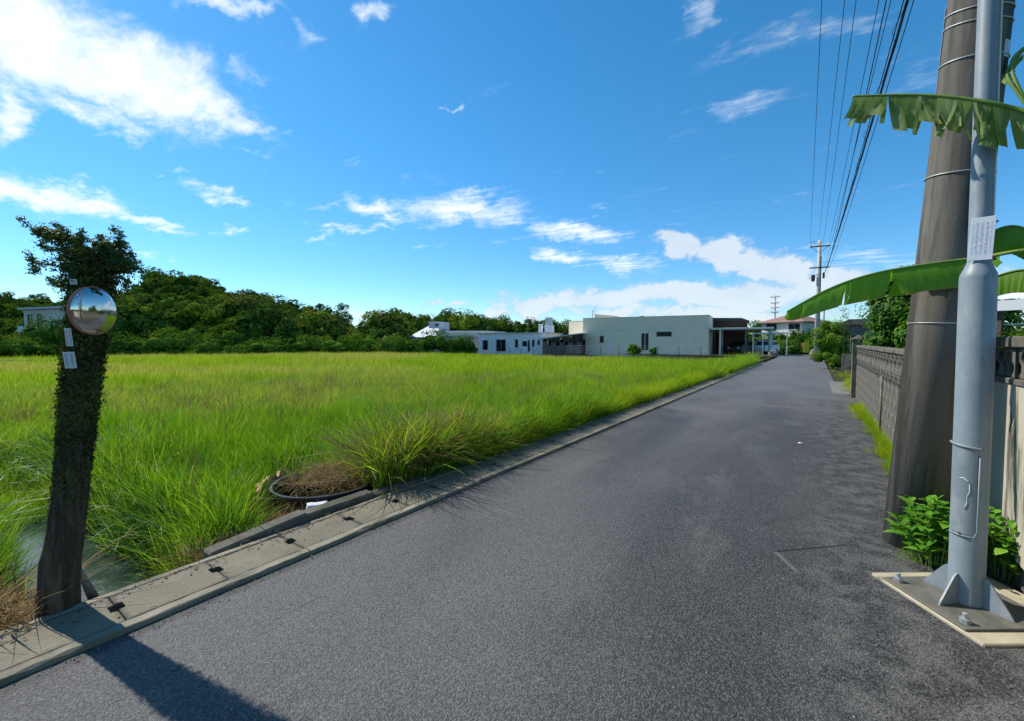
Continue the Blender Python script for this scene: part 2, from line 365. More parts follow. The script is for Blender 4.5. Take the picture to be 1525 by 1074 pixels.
M['mirror'] = pmat('convex_mirror_glass', (.52, .53, .52), (.62, .62, .60), 5., .09, .03, 6., .5, .002, metal=1.)
M['mirror_rim'] = pmat('faded_orange_rim', (.30, .10, .065), (.42, .19, .13), 6., .6, .2, 30., .3, stain=((.08, .05, .04), (14, 14, 14), .54, .7))
M['foam'] = pmat('foam_block', (.55, .58, .62), (.74, .76, .78), 6., .9, .8, 30., .2, .01)
M['clay'] = pmat('orange_clay', (.36, .20, .09), (.60, .40, .22), 7., .85, .5, 40., .2, stain=((.18, .10, .05), (9, 9, 9), .5, .7))
M['strut'] = pmat('grey_strut', (.13, .135, .13), (.24, .245, .235), 6., .8, .4, 40., .3)
M['banana'] = leaf_mat('banana_leaf', (.09, .22, .018), (.14, .32, .028), (.21, .40, .05), .42, 3., spec=.5, rough=.38, tcol=(1.4, 1.3, .35), vein=True)
M['banana_dry'] = leaf_mat('banana_leaf_torn', (.06, .13, .02), (.13, .22, .04), (.27, .33, .12), .3, 8., spec=.4, rough=.45, vein=True)
M['rib'] = leaf_mat('banana_rib', (.10, .17, .03), (.17, .26, .05), (.25, .34, .09), .1, 3., spec=.5)
M['rubble'] = pmat('rubble', (.10, .095, .085), (.24, .225, .20), 7., .9, .5, 40., .2)

def glass_mat():
    m, t = new_mat('window_glass')
    P = t.node('ShaderNodeTexCoord').outputs['Object']
    n = t.noise(P, 1.1, 3)
    return finish(t, m, t.ramp(n, [(.35, (.008, .009, .011)), (.7, (.022, .025, .028))]), .2, spec=.2)
M['glass'] = glass_mat()
def water_mat():
    m, t = new_mat('ditch_water')
    P = t.node('ShaderNodeTexCoord').outputs['Object']
    n = t.noise(P, 3., 3); r = t.noise(P, 22., 3, .6)
    return finish(t, m, t.ramp(n, [(.35, (.018, .028, .034)), (.7, (.045, .062, .07))]), .06, r, .12, .006, spec=.9)
M['water'] = water_mat()
def plate_mat(name, base, ink, cols, lo, hi):    # faded printing in columns, too worn to read
    m, t = new_mat(name)
    P = t.node('ShaderNodeTexCoord').outputs['Generated']
    x, y, z = t.sep(P)
    col = t.math('PINGPONG', t.math('MULTIPLY', x, cols), .5)
    inks = t.math('MULTIPLY', t.mapr(col, .16, .24), t.mapr(t.noise(t.vm('MULTIPLY', P, (cols * 3.2, 1., 44.)), 1., 2, .7), .47, .53))
    box = t.math('MULTIPLY', t.math('MULTIPLY', t.mapr(x, .1, .13), t.mapr(x, .9, .87)), t.math('MULTIPLY', t.mapr(z, lo, lo + .02), t.mapr(z, hi, hi - .02)))
    c = t.mix(t.mapr(t.noise(P, 5., 4), .4, .7, 0., .3), base, (.45, .46, .48))
    c = t.mix(t.math('MULTIPLY', t.math('MULTIPLY', inks, box), .75), c, ink)
    return finish(t, m, c, .5, spec=.4)
M['sign'] = plate_mat('sign_plate', (.62, .64, .68), (.14, .16, .24), 5, .12, .88)
M['plate'] = plate_mat('number_plate', (.58, .60, .62), (.08, .08, .10), 2, .08, .92)


# ------------------------------------------------------------------ mesh helpers
def setp(o, label=None, cat=None, group=None, kind=None):
    if label: o['label'] = label
    if cat: o['category'] = cat
    if group: o['group'] = group
    if kind: o['kind'] = kind
    return o
def empty(name, loc=(0, 0, 0), rz=0., **k):
    o = bpy.data.objects.new(name, None); COL.objects.link(o)
    o.location = loc; o.rotation_euler = (0, 0, rz); o.empty_display_size = .2
    return setp(o, **k)
def link(name, me, mat, parent=None, smooth=False, loc=None, rot=None, **k):
    o = bpy.data.objects.new(name, me)
    COL.objects.link(o)
    if mat is not None and not me.materials: me.materials.append(mat)
    if parent: o.parent = parent
    if loc is not None: o.location = loc
    if rot is not None: o.rotation_euler = rot
    if smooth: me.shade_smooth()
    return setp(o, **k)
def npmesh(name, V, F):
    V = np.asarray(V, dtype=np.float32); F = np.asarray(F, dtype=np.int32)
    me = bpy.data.meshes.new(name)
    n, k = F.shape
    me.vertices.add(len(V)); me.vertices.foreach_set('co', V.ravel())
    me.loops.add(n * k); me.loops.foreach_set('vertex_index', F.ravel())
    me.polygons.add(n); me.polygons.foreach_set('loop_start', np.arange(0, n * k, k, dtype=np.int32))
    me.polygons.foreach_set('loop_total', np.full(n, k, dtype=np.int32))
    me.update(calc_edges=True)
    return me
class MB:
    def __init__(s): s.bm = bmesh.new()
    def box(s, x0, x1, y0, y1, z0, z1, bev=0., mat=None):
        bm = s.bm if not bev else bmesh.new()
        vs = [bm.verts.new(p) for p in ((x0, y0, z0), (x1, y0, z0), (x1, y1, z0), (x0, y1, z0), (x0, y0, z1), (x1, y0, z1), (x1, y1, z1), (x0, y1, z1))]
        for f in ((0, 3, 2, 1), (4, 5, 6, 7), (0, 1, 5, 4), (1, 2, 6, 5), (2, 3, 7, 6), (3, 0, 4, 7)): bm.faces.new([vs[i] for i in f])
        if bev:
            bmesh.ops.bevel(bm, geom=list(bm.edges), offset=bev, segments=1, affect='EDGES')
        if mat is not None:
            bmesh.ops.transform(bm, matrix=mat, verts=vs if not bev else list(bm.verts))
        if bev:
            s.merge(bm)
        return s
    def merge(s, bm):
        m = bpy.data.meshes.new('tmp'); bm.to_mesh(m); bm.free(); s.bm.from_mesh(m); bpy.data.meshes.remove(m)
    def tube(s, pts, r, seg=10, caps=True):
        pts = [Vector(p) for p in pts]; n = len(pts)
        rr = r if isinstance(r, (list, tuple)) else [r] * n
        rings = []; ref = None
        for i, p in enumerate(pts):
            d = (pts[min(i + 1, n - 1)] - pts[max(i - 1, 0)]).normalized()
            if ref is None:
                ref = Vector((0, 0, 1)) if abs(d.z) < .9 else Vector((1, 0, 0))
            a = d.cross(ref).normalized(); b = d.cross(a).normalized(); ref = -b if False else ref
            rings.append([s.bm.verts.new(p + (a * math.cos(2 * math.pi * k / seg) + b * math.sin(2 * math.pi * k / seg)) * rr[i]) for k in range(seg)])
        for i in range(n - 1):
            for k in range(seg):
                s.bm.faces.new((rings[i][k], rings[i][(k + 1) % seg], rings[i + 1][(k + 1) % seg], rings[i + 1][k]))
        if caps:
            s.bm.faces.new(rings[0][::-1]); s.bm.faces.new(rings[-1])
        return s
    def lathe(s, prof, seg=24, mat=None):
        rings = []
        for r, z in prof:
            rings.append([s.bm.verts.new((r * math.cos(2 * math.pi * k / seg), r * math.sin(2 * math.pi * k / seg), z)) for k in range(seg)])
        for i in range(len(prof) - 1):
            for k in range(seg):
                s.bm.faces.new((rings[i][k], rings[i][(k + 1) % seg], rings[i + 1][(k + 1) % seg], rings[i + 1][k]))
        if mat is not None: bmesh.ops.transform(s.bm, matrix=mat, verts=[v for q in rings for v in q])
        return s
    def prism(s, poly, t, mat=None):             # polygon in xz, thickness t along +y
        a = [s.bm.verts.new((x, 0, z)) for x, z in poly]; b = [s.bm.verts.new((x, t, z)) for x, z in poly]
        n = len(poly)
        s.bm.faces.new(a); s.bm.faces.new(b[::-1])
        for i in range(n): s.bm.faces.new((a[i], b[i], b[(i + 1) % n], a[(i + 1) % n]))
        if mat is not None: bmesh.ops.transform(s.bm, matrix=mat, verts=a + b)
        return s
    def mesh(s, name):
        bmesh.ops.recalc_face_normals(s.bm, faces=list(s.bm.faces))
        me = bpy.data.meshes.new(name); s.bm.to_mesh(me); s.bm.free(); return me
    def build(s, name, mat, parent=None, smooth=False, **k):
        return link(name, s.mesh(name), mat, parent, smooth, **k)
def autosmooth(o, ang=40):
    me = o.data; me.shade_smooth()
    try: me.set_sharp_from_angle(angle=R(ang))
    except Exception: pass
    return o
def curve_plate(name, outer, holes, thick):      # flat plate with holes in the xz plane, thickness along y
    cu = bpy.data.curves.new(name, 'CURVE'); cu.dimensions = '2D'; cu.fill_mode = 'BOTH'; cu.extrude = thick / 2
    for L in [outer] + holes:
        sp = cu.splines.new('POLY'); sp.points.add(len(L) - 1)
        for p, (x, z) in zip(sp.points, L): p.co = (x, z, 0, 1)
        sp.use_cyclic_u = True
    ob = bpy.data.objects.new('tmpcurve', cu)
    me = bpy.data.meshes.new_from_object(ob)
    me.transform(Matrix.Rotation(R(90), 4, 'X'))
    bpy.data.objects.remove(ob); bpy.data.curves.remove(cu); me.name = name
    return me

# leaves: each a small folded kite
def unit(v): return v / np.maximum(np.linalg.norm(v, axis=1, keepdims=True), 1e-6)
def leaves(P, N, size, rg, wid=.5, fold=.12, down=.0):
    n = len(P)
    N = unit(N)
    r = unit(rg.normal(size=(n, 3)))
    D = unit(np.cross(N, r)); D[:, 2] -= down; D = unit(D)
    B = unit(np.cross(D, N))
    s = size if np.ndim(size) else np.full(n, size)
    s = s[:, None]
    a = P - D * s * .5; c = P + D * s * .5
    b = P + B * s * wid * .5 + N * s * fold; d = P - B * s * wid * .5 + N * s * fold
    V = np.stack([a, b, c, d], 1).reshape(-1, 3)
    i = np.arange(n)[:, None] * 4
    F = np.concatenate([np.hstack([i, i + 1, i + 2]), np.hstack([i, i + 2, i + 3])])
    return V, F
def cluster_points(blobs, nclump, nleaf, rg, crad=.38, flat=.8, spread=.13, low=-.35):
    """clumps on the skin of the blobs, leaves on the skin of each clump"""
    w = np.array([b[1][0] * b[1][1] + b[1][0] * b[1][2] for b in blobs]); w = w / w.sum()
    bi = rg.choice(len(blobs), nclump, p=w)
    C = np.array([blobs[i][0] for i in bi], float); Rr = np.array([blobs[i][1] for i in bi], float)
    d = unit(rg.normal(size=(nclump, 3))); d[:, 2] = np.where(d[:, 2] < low, -d[:, 2], d[:, 2])
    rad = rg.uniform(.72, 1.0, (nclump, 1))
    cc = C + d * Rr * rad
    cr = (Rr.mean(1) * crad * rg.uniform(.6, 1.35, nclump))
    k = rg.integers(0, nclump, nleaf)
    u = unit(rg.normal(size=(nleaf, 3))); u[:, 2] = np.where((u[:, 2] < 0) & (rg.random(nleaf) < .4), -u[:, 2], u[:, 2])
    rr = cr[k][:, None] * (1 + rg.normal(0, spread, (nleaf, 1)))
    P = cc[k] + u * rr * np.array([1, 1, flat])
    N = u * .9 + d[k] * .5 + rg.normal(0, .26, (nleaf, 3)) + np.array([0, 0, .35])
    return P, N
def core(blobs, f=.78, seg=2):
    bm = bmesh.new()
    for c, r in blobs:
        g = bmesh.ops.create_icosphere(bm, subdivisions=seg, radius=1.)
        for v in g['verts']:
            q = v.co.copy(); k = 1 + .14 * math.sin(q.x * 5 + c[0]) * math.cos(q.y * 4 + c[1]) + .1 * math.sin(q.z * 7)
            v.co = Vector((c[0] + q.x * r[0] * f * k, c[1] + q.y * r[1] * f * k, c[2] + q.z * r[2] * f * k))
    bmesh.ops.triangulate(bm, faces=list(bm.faces))
    V = np.array([v.co[:] for v in bm.verts]); F = np.array([[v.index for v in f.verts] for f in bm.faces]) if bm.verts.index_update() is None else None
    bm.free(); return V, F
def crown_mesh(name, blobs, nclump, nleaf, leaf, rg, crad=.38, with_core=True, wid=.7, flat=.85, cf=.52, spread=.13, low=-.75):
    P, N = cluster_points(blobs, nclump, nleaf, rg, crad, flat, spread, low)
    V, F = leaves(P, N, leaf * rg.uniform(.6, 1.35, len(P)), rg, wid)
    if with_core:
        V2, F2 = core(blobs, cf); F = np.concatenate([F, F2 + len(V)]); V = np.concatenate([V, V2])
    return npmesh(name, V, F)

# grass tufts
def tuft(name, nbl, h, w, spread, lean, rg, seg=4, mat=None, droop=.0, hvar=.35):
    V, F = [], []
    for b in range(nbl):
        a = rg.uniform(0, 2 * math.pi); rr = spread * math.sqrt(rg.random())
        bx, by = rr * math.cos(a), rr * math.sin(a)
        da = a + rg.normal(0, .9); hh = h * (1 + rg.uniform(-hvar, hvar)); ln = lean * rg.uniform(.2, 1.5) * hh
        ww = w * rg.uniform(.6, 1.3); wa = rg.uniform(0, math.pi)
        wx, wy = math.cos(wa) * ww / 2, math.sin(wa) * ww / 2
        base = len(V)
        for i in range(seg + 1):
            t = i / seg
            o = ln * t ** 1.9
            z = hh * (t - droop * t ** 3 * rg.uniform(.6, 1.2))
            k = (1 - t) ** .6 if i else .7
            x, y = bx + math.cos(da) * o, by + math.sin(da) * o
            if i == seg: V.append((x, y, z))
            else: V += [(x - wx * k, y - wy * k, z), (x + wx * k, y + wy * k, z)]
        for i in range(seg - 1):
            q = base + 2 * i
            F += [(q, q + 1, q + 3), (q, q + 3, q + 2)]
        q = base + 2 * (seg - 1); F.append((q, q + 1, q + 2))
    me = npmesh(name, V, F)
    if mat: me.materials.append(mat)
    return bpy.data.objects.new(name, me)
def scatter(name, pts, rots, scales, protos, **k):
    """one object of real instanced tufts"""
    me = bpy.data.meshes.new(name)
    me.vertices.add(len(pts)); me.vertices.foreach_set('co', np.asarray(pts, np.float32).ravel())
    a = me.attributes.new('rot', 'FLOAT_VECTOR', 'POINT'); a.data.foreach_set('vector', np.asarray(rots, np.float32).ravel())
    a = me.attributes.new('scl', 'FLOAT_VECTOR', 'POINT')
    sc = np.asarray(scales, np.float32)
    if sc.ndim == 1: sc = np.repeat(sc[:, None], 3, 1)
    a.data.foreach_set('vector', sc.ravel())
    a = me.attributes.new('pick', 'INT', 'POINT'); a.data.foreach_set('value', rng.integers(0, len(protos), len(pts)).astype(np.int32))
    me.update()
    o = link(name, me, None, **k)
    g = bpy.data.node_groups.new(name, 'GeometryNodeTree')
    g.interface.new_socket('Geometry', in_out='INPUT', socket_type='NodeSocketGeometry')
    g.interface.new_socket('Geometry', in_out='OUTPUT', socket_type='NodeSocketGeometry')
    n = g.nodes; l = g.links
    gi, go = n.new('NodeGroupInput'), n.new('NodeGroupOutput')
    ip = n.new('GeometryNodeInstanceOnPoints'); l.new(gi.outputs[0], ip.inputs['Points'])
    gt = n.new('GeometryNodeGeometryToInstance')
    for p in protos:
        oi = n.new('GeometryNodeObjectInfo'); oi.inputs['Object'].default_value = p; oi.transform_space = 'ORIGINAL'
        l.new(oi.outputs['Geometry'], gt.inputs[0])
    l.new(gt.outputs[0], ip.inputs['Instance'])
    ip.inputs['Pick Instance'].default_value = True
    for nm, ty, sk in (('rot', 'FLOAT_VECTOR', 'Rotation'), ('scl', 'FLOAT_VECTOR', 'Scale'), ('pick', 'INT', 'Instance Index')):
        q = n.new('GeometryNodeInputNamedAttribute'); q.data_type = ty; q.inputs['Name'].default_value = nm
        if sk == 'Rotation':
            e = n.new('FunctionNodeEulerToRotation'); l.new(q.outputs['Attribute'], e.inputs[0]); l.new(e.outputs[0], ip.inputs[sk])
        else: l.new(q.outputs['Attribute'], ip.inputs[sk])
    l.new(ip.outputs[0], go.inputs[0])
    md = o.modifiers.new('scatter', 'NODES'); md.node_group = g
    return o

# ------------------------------------------------------------------ terrain
GX0, GX1 = -3.45, -2.95                     # the gutter's two edges
DY, DW, WATER = .85, .42, -.46
def field_z(x, y):
    """height of the field left of the gutter; a ditch runs off at right angles behind the old pole"""
    x = np.asarray(x, float); y = np.asarray(y, float)
    e = np.clip((-3.5 - x) / 1.0, 0, 1)
    z = -.03 - .24 * e * e * (3 - 2 * e) + .05 * np.sin(x * .7 + 1) * np.cos(y * .5) * e
    near = np.clip((-3.72 - x) / .35, 0, 1) * np.clip((x + 9.5) / 1.5, 0, 1)
    q = np.clip(1.55 - np.abs(y - DY - .05 * (x + 4)) / DW, 0, 1)
    return z - .62 * near * q * q * (3 - 2 * q)
crest = []
for px, py, z in [(-900, 470, 120), (-300, 440, 120), (0, 427, 120), (90, 440, 118), (160, 436, 105), (205, 418, 97), (240, 410, 95), (320, 418, 92), (360, 430, 90), (395, 443, 88), (430, 442, 88),
                  (480, 447, 86), (508, 462, 86), (530, 484, 88), (560, 478, 115), (600, 467, 115), (640, 470, 115), (700, 472, 110), (760, 479, 105), (845, 482, 105), (1000, 494, 110), (1300, 494, 120), (1525, 494, 120)]:
    p = at(px, py, z)
    crest.append((math.atan2(p.x, p.y), math.hypot(p.x, p.y), p.z - 5.9))
crest.sort()
cA, cR, cH = (np.array(v) for v in zip(*crest))
def hill_z(x, y):
    az = np.arctan2(x, y); r = np.hypot(x, y)
    D = np.interp(az, cA, cR); H = np.interp(az, cA, cH)
    vis = np.clip((az + 2.2) / .5, 0, 1) * np.clip((1.5 - az) / .5, 0, 1)
    t = np.clip((r - D * .60) / (D * .40), 0, 1); t = t * t * (3 - 2 * t)
    b = np.clip((r - D * 1.5) / (D * 1.5), 0, 1)
    return np.maximum(H, 0) * t * vis * (1 - b * b * (3 - 2 * b)) - .3

def grid_mesh(name, xs, ys, zf):
    X, Y = np.meshgrid(xs, ys); Z = zf(X, Y)
    V = np.stack([X, Y, Z], -1).reshape(-1, 3)
    nx, ny = len(xs), len(ys)
    i = (np.arange(ny - 1)[:, None] * nx + np.arange(nx - 1)[None, :]).ravel()
    F = np.stack([i, i + 1, i + nx + 1, i + nx], 1)
    return npmesh(name, V, F)
def ground_z(X, Y):
    z = np.where(X < -3.45, field_z(X, Y), -.02)
    z = np.where((X > -3.46) & (X < -2.93), -.75, z)
    z = np.where(X > 1.2, -.02 + .0 * X, z)
    far = np.hypot(X, Y)
    return np.where(far > 62, np.minimum(z, -.3), z)
xs = np.concatenate([-np.geomspace(900, 12, 26), np.arange(-11.8, -3.6, .12), [-3.58, -3.47, -3.46, -3.45, -2.94, -2.93, -2.5, 0, 1.2, 2, 4, 8, 16, 32, 64, 120, 250, 500, 900]])
ys = np.concatenate([[-900, -400, -150, -60, -20, -8, -4], np.arange(-3, 5, .12), np.arange(5, 20, 1.), np.arange(20, 64, 4.), np.geomspace(70, 900, 16)])
gm = grid_mesh('ground', xs, ys, ground_z)
link('ground', gm, M['soil'], smooth=False, kind='structure')
hx = np.arange(-190, 150, 3.); hy = np.arange(-30, 260, 3.)
hm = grid_mesh('hills', hx, hy, lambda X, Y: np.where(np.hypot(X, Y) < 50, -1.2, hill_z(X, Y)))
link('hills', hm, M['soil'], smooth=True, kind='structure')
# water in the ditch
w = npmesh('water', [(-10.5, .1, WATER), (-3.7, .1, WATER), (-3.7, 1.7, WATER), (-10.5, 1.7, WATER)], [(0, 1, 2, 3)])
link('ditch_water', w, M['water'], kind='structure')

# ------------------------------------------------------------------ road
def strip(name, left, right, z, mat, **k):
    V = []
    for (a, b) in zip(left, right): V += [(a[0], a[1], z), (b[0], b[1], z)]
    F = [(2 * i, 2 * i + 1, 2 * i + 3, 2 * i + 2) for i in range(len(left) - 1)]
    return link(name, npmesh(name, V, F), mat, **k)
yy = [-14] + [i * 2. for i in range(-6, 27)]
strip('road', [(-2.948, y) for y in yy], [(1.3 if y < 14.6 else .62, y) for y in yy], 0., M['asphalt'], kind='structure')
strip('side_road', [(-40, 51), (-2.9, 50.5), (6, 50.3), (60, 48)], [(-40, 57), (-2.9, 57), (6, 57), (60, 55)], .004, M['asphalt'], kind='structure')
M['drive'] = pmat('driveway_concrete', (.12, .112, .098), (.20, .188, .165), 1.2, .85, .4, 60., .25)
strip('driveway', [(.45, 15.6), (7, 15.4)], [(.45, 20.5), (7, 20.5)], .006, M['drive'], kind='structure')

# gutter: channel walls, lids, notches
gut = empty('gutter', (0, 0, 0), kind='structure')
TOP = .032
def channel_piece(y0, y1):
    m = MB()
    g = .004
    for (a_, b_) in ((GX1 - .075, GX1), (GX0, GX0 + .055)):
        n_ = 34; g_ = []
        for k in range(n_ + 1):
            y = y0 + g + (y1 - y0 - 2 * g) * k / n_
            c1 = .005 + (random.random() ** 6) * .022; c2 = .005 + (random.random() ** 6) * .010; w = random.uniform(-.0015, .0015)
            g_.append([m.bm.verts.new(v) for v in ((a_, y, -.42), (a_, y, TOP - c2), (a_ + c2, y, TOP + w), (b_ - c1, y, TOP + w), (b_, y, TOP - c1 * .8), (b_, y, -.42))])
        for k in range(n_):
            for j in range(6): m.bm.faces.new((g_[k][j], g_[k][(j + 1) % 6], g_[k + 1][(j + 1) % 6], g_[k + 1][j]))
        m.bm.faces.new(g_[0][::-1]); m.bm.faces.new(g_[-1])
    m.box(GX0 + .056, GX1 - .076, y0 + g, y1 - g, -.42, -.36)
    return m
cy = -2.35
while cy < 34:
    channel_piece(cy, cy + 2.0).build('gutter_channel', M['kerb'], gut); cy += 2.0
lx0, lx1 = GX0 + .058, GX1 - .079
def lid_outline(jx=0.):
    W_ = lx1 - lx0; c = .035; n = .042; L = .494
    cx = W_ * .44 + jx
    return [(0, 0), (cx - n, 0), (cx - n, c), (cx + n, c), (cx + n, 0), (W_, 0), (W_, L), (cx + n, L), (cx + n, L - c), (cx - n, L - c), (cx - n, L), (0, L)]
lids = []
for jx in (0., .006, -.008, .01):
    b = bmesh.new(); o2 = lid_outline(jx)
    lo = [b.verts.new((x, y, -.07)) for x, y in o2]; hi = [b.verts.new((x, y, 0)) for x, y in o2]
    b.faces.new(lo[::-1]); tf = b.faces.new(hi)
    for i in range(len(o2)): b.faces.new((lo[i], lo[(i + 1) % 12], hi[(i + 1) % 12], hi[i]))
    bmesh.ops.bevel(b, geom=[e for e in tf.edges], offset=.004, segments=1, affect='EDGES')
    bmesh.ops.triangulate(b, faces=[f for f in b.faces if len(f.verts) > 4])
    me = bpy.data.meshes.new('gutter_lid'); b.to_mesh(me); b.free(); me.materials.append(M['lid']); lids.append(me)
for i in range(-5, 66):
    y = .65 + (i * .5) + .003
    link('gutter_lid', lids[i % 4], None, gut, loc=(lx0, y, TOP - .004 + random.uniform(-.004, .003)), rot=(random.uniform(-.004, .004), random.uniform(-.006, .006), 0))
# raised kerb stones on the field side
kb = empty('kerb', (0, 0, 0), kind='structure')
for i, (a, b) in enumerate([(1.2, 1.92), (1.925, 2.62), (2.625, 3.30), (3.305, 3.95)]):
    m = MB()
    m.box(-3.60, -3.462, a, b, -.3, .068 - .010 * i, .014)
    o = m.build('kerb_stone', M['kerb_dark'], kb)
    o.rotation_euler = (R(-.3 * i), R(.6), R(.25 * (i % 2)))
    if i == 0:
        for v in o.data.vertices:
            if v.co.y < 1.25 and v.co.z > 0: v.co.z -= .06; 

# ------------------------------------------------------------------ forest and hills planting
def broccoli(name, seed, R_, hgt, nleaf, leaf, mat, n=5):
    rg = np.random.default_rng(seed)
    bl = [((0, 0, hgt * .5), (R_ * .75, R_ * .75, hgt * .42))]
    for i in range(n):
        a = rg.uniform(0, 6.28); q = rg.uniform(.35, .6) * R_
        bl.append(((q * math.cos(a), q * math.sin(a), hgt * rg.uniform(.3, .62)), (R_ * rg.uniform(.38, .55),) * 2 + (hgt * rg.uniform(.24, .36),)))
    me = crown_mesh(name, bl, 34, nleaf, leaf, rg, .42, cf=.60, wid=.8)
    me.materials.append(mat); return bpy.data.objects.new(name, me)
fp = [broccoli('forest_crown', 11 + i, 3.0, 5.2, 4200, .36, M['forest'] if i % 3 else M['forest_d']) for i in range(6)]
pts, rot, scl = [], [], []
rf = np.random.default_rng(3)
cell = 3.3
for gx in np.arange(-165, 100, cell):
    for gy in np.arange(-25, 175, cell):
        x, y = gx + rf.uniform(-1.4, 1.4), gy + rf.uniform(-1.4, 1.4)
        r = math.hypot(x, y); az = math.atan2(x, y)
        D = float(np.interp(az, cA, cR)); azd = math.degrees(az)
        if azd < -105 or azd > 22: continue
        lo = D * .56 if azd < -53 + 40 else D * .8
        if azd > -48: lo = D * .86
        if azd > -20: lo = max(lo, 88)
        if r < lo or r > D * 1.16: continue
        h = float(hill_z(x, y))
        if azd < -55 and False: continue
        pts.append((x, y, h - 1.0)); rot.append((rf.uniform(-.1, .1), rf.uniform(-.1, .1), rf.uniform(0, 6.28)))
        s = rf.uniform(.6, 1.2) * (1.45 if rf.random() < .14 else 1.); scl.append((s, s, s * rf.uniform(.75, 1.15)))
scatter('hill_forest', pts, rot, scl, fp, label='dense green forest covering the hills beyond the field', cat='forest', kind='stuff')
print('forest', len(pts))

def tree(name, base, height, R_, label, mat=None, trunk_h=.35, leaf=.22, nleaf=5000, cat='tree', group=None, seed=1, lean=0., trunk_r=None, blobs=None, with_core=True, crad=.36, nclump=40, limbs=4):
    rg = np.random.default_rng(seed)
    root = empty(name, base, rg.uniform(0, 6.28), label=label, cat=cat, group=group)
    H0 = height * trunk_h; ch = height - H0
    if blobs is None:
        blobs = [((0, 0, H0 + ch * .52), (R_ * .78, R_ * .78, ch * .46))]
        for i in range(6):
            a = i * 1.05 + rg.uniform(-.3, .3); q = R_ * rg.uniform(.4, .6)
            blobs.append(((q * math.cos(a), q * math.sin(a), H0 + ch * rg.uniform(.28, .72)), (R_ * rg.uniform(.36, .52),) * 2 + (ch * rg.uniform(.2, .32),)))
    tr = trunk_r or height * .022
    mb = MB()
    mb.tube([(0, 0, -.3), (0, 0, .05), (lean * .5, 0, H0 * .6), (lean, 0, H0 + ch * .45)], [tr * 1.35, tr * 1.15, tr * .85, tr * .35], 9)
    for k in range(limbs):
        b = blobs[1 + k % (len(blobs) - 1)][0] if len(blobs) > 1 else blobs[0][0]
        z0 = H0 * rg.uniform(.7, 1.)
        mid = ((b[0]) * .45, b[1] * .45, z0 + (b[2] - z0) * .6)
        mb.tube([(lean * .6, 0, z0), mid, b], [tr * .5, tr * .33, tr * .14], 6)
    mb.build('trunk', M['bark'], root, True)
    me = crown_mesh('crown', blobs, nclump, nleaf, leaf, rg, crad, with_core)
    link('crown', me, mat or M['forest'], root)
    return root
def shrub(base, w, h, label, mat=None, leaf=.16, nleaf=2600, seed=1, group=None, stems=5, name='shrub', d=None):
    rg = np.random.default_rng(seed)
    root = empty(name, base, R(-YAW) * -1, label=label, cat='shrub' if name == 'shrub' else 'hedge', group=group)
    d = d or w * .8
    bl = [((0, 0, h * .48), (w * .36, d * .4, h * .46)), ((-w * .2, -d * .2, h * .2), (w * .28, d * .28, h * .2)), ((w * .2, -d * .1, h * .2), (w * .28, d * .28, h * .2))]
    for i in range(5):
        bl.append(((rg.uniform(-.36, .36) * w, rg.uniform(-.3, .3) * d, h * rg.uniform(.32, .62)), (w * rg.uniform(.16, .26), d * rg.uniform(.2, .28), h * rg.uniform(.28, .38))))
    me = crown_mesh('foliage', bl, 34, nleaf, leaf, rg, .46, cf=.58, wid=.75)
    link('foliage', me, mat or M['shrub'], root)
    mb = MB()
    for i in range(stems):
        b = bl[i % len(bl)][0]
        mb.tube([(b[0] * .4, b[1] * .4, -.2), (b[0] * .7, b[1] * .7, h * .3), (b[0], b[1], h * .6)], [.03, .025, .012], 5)
    mb.build('stems', M['bark'], root)
    return root
def ground_at(px, z):                     # foot of something standing z metres ahead, at the field or road level
    p = at(px, 508, z); return Vector((p.x, p.y, -.25 if p.x < -4 else 0.))
def hpx(dpx, z): return dpx / FPX * z
def top_h(py, z): return CAM_H + (508 - py) / FPX * z

G_E = 'bushes along the far edge of the field'
SH = [  # px, top y, width px, depth, label, light?
    (-60, 508, 110, 34, 'low spreading bush at the field edge, left of the overgrown pole', 0), (12, 507, 90, 40, 'low dark bush behind the pale kerb at far left', 0),
    (62, 474, 66, 44, 'tall rounded bush in front of the grey hillside house', 1), (110, 503, 60, 45, 'bush at the field edge just behind the round mirror', 0),
    (185, 497, 90, 47, 'broad bush at the field edge right of the overgrown pole', 1), (250, 494, 80, 48, 'bush below the thin pole standing on the hill foot', 0),
    (305, 497, 60, 49, 'dark bush under the highest part of the forest hill', 0), (350, 495, 54, 50, 'rounded bush at the foot of the hill, near its middle', 0), (398, 507, 80, 47, 'long low bush under the dark hill slope', 1),
    (310, 514, 52, 44, 'small front bush reaching into the grass below the hill crest', 0), (352, 516, 44, 44, 'small low bush, the right one of the two standing forward', 1),
    (446, 502, 64, 49, 'bush with a flat top left of the slender tree', 1), (492, 500, 60, 50, 'bush at the foot of the slender tall tree', 1),
    (545, 497, 66, 51, 'rounded bush right of the slender tall tree', 1), (585, 503, 40, 50, 'small bush between the slender tree and the white buildings', 0),
    (612, 501, 50, 52, 'dark bush before the pale sloping roof', 0), (652, 493, 56, 53, 'dark bush under the white roof box', 0), (688, 503, 46, 53, 'dark bush touching the left end of the white building', 0)]
for i, (px, ty, wp, z, lb, lt) in enumerate(SH):
    ph = ray(px, 508); sec = ph.length
    shrub(ground_at(px, z), hpx(wp, z) * 1.15, top_h(ty, z) + .35, lb, M['shrub_b'] if lt and i % 2 else M['shrub'], .19, 2400, 100 + i, G_E)

# slender tree at the hill's end
tz = 66
th = top_h(452, tz); rr = hpx(13, tz)
tree('slender_tree', ground_at(510, tz), th + .2, rr, 'slender tall tree with a bare trunk at the right end of the hill', M['forest_d'], .5, .24, 1500, seed=21, trunk_r=.14, with_core=False, crad=.5, nclump=26)
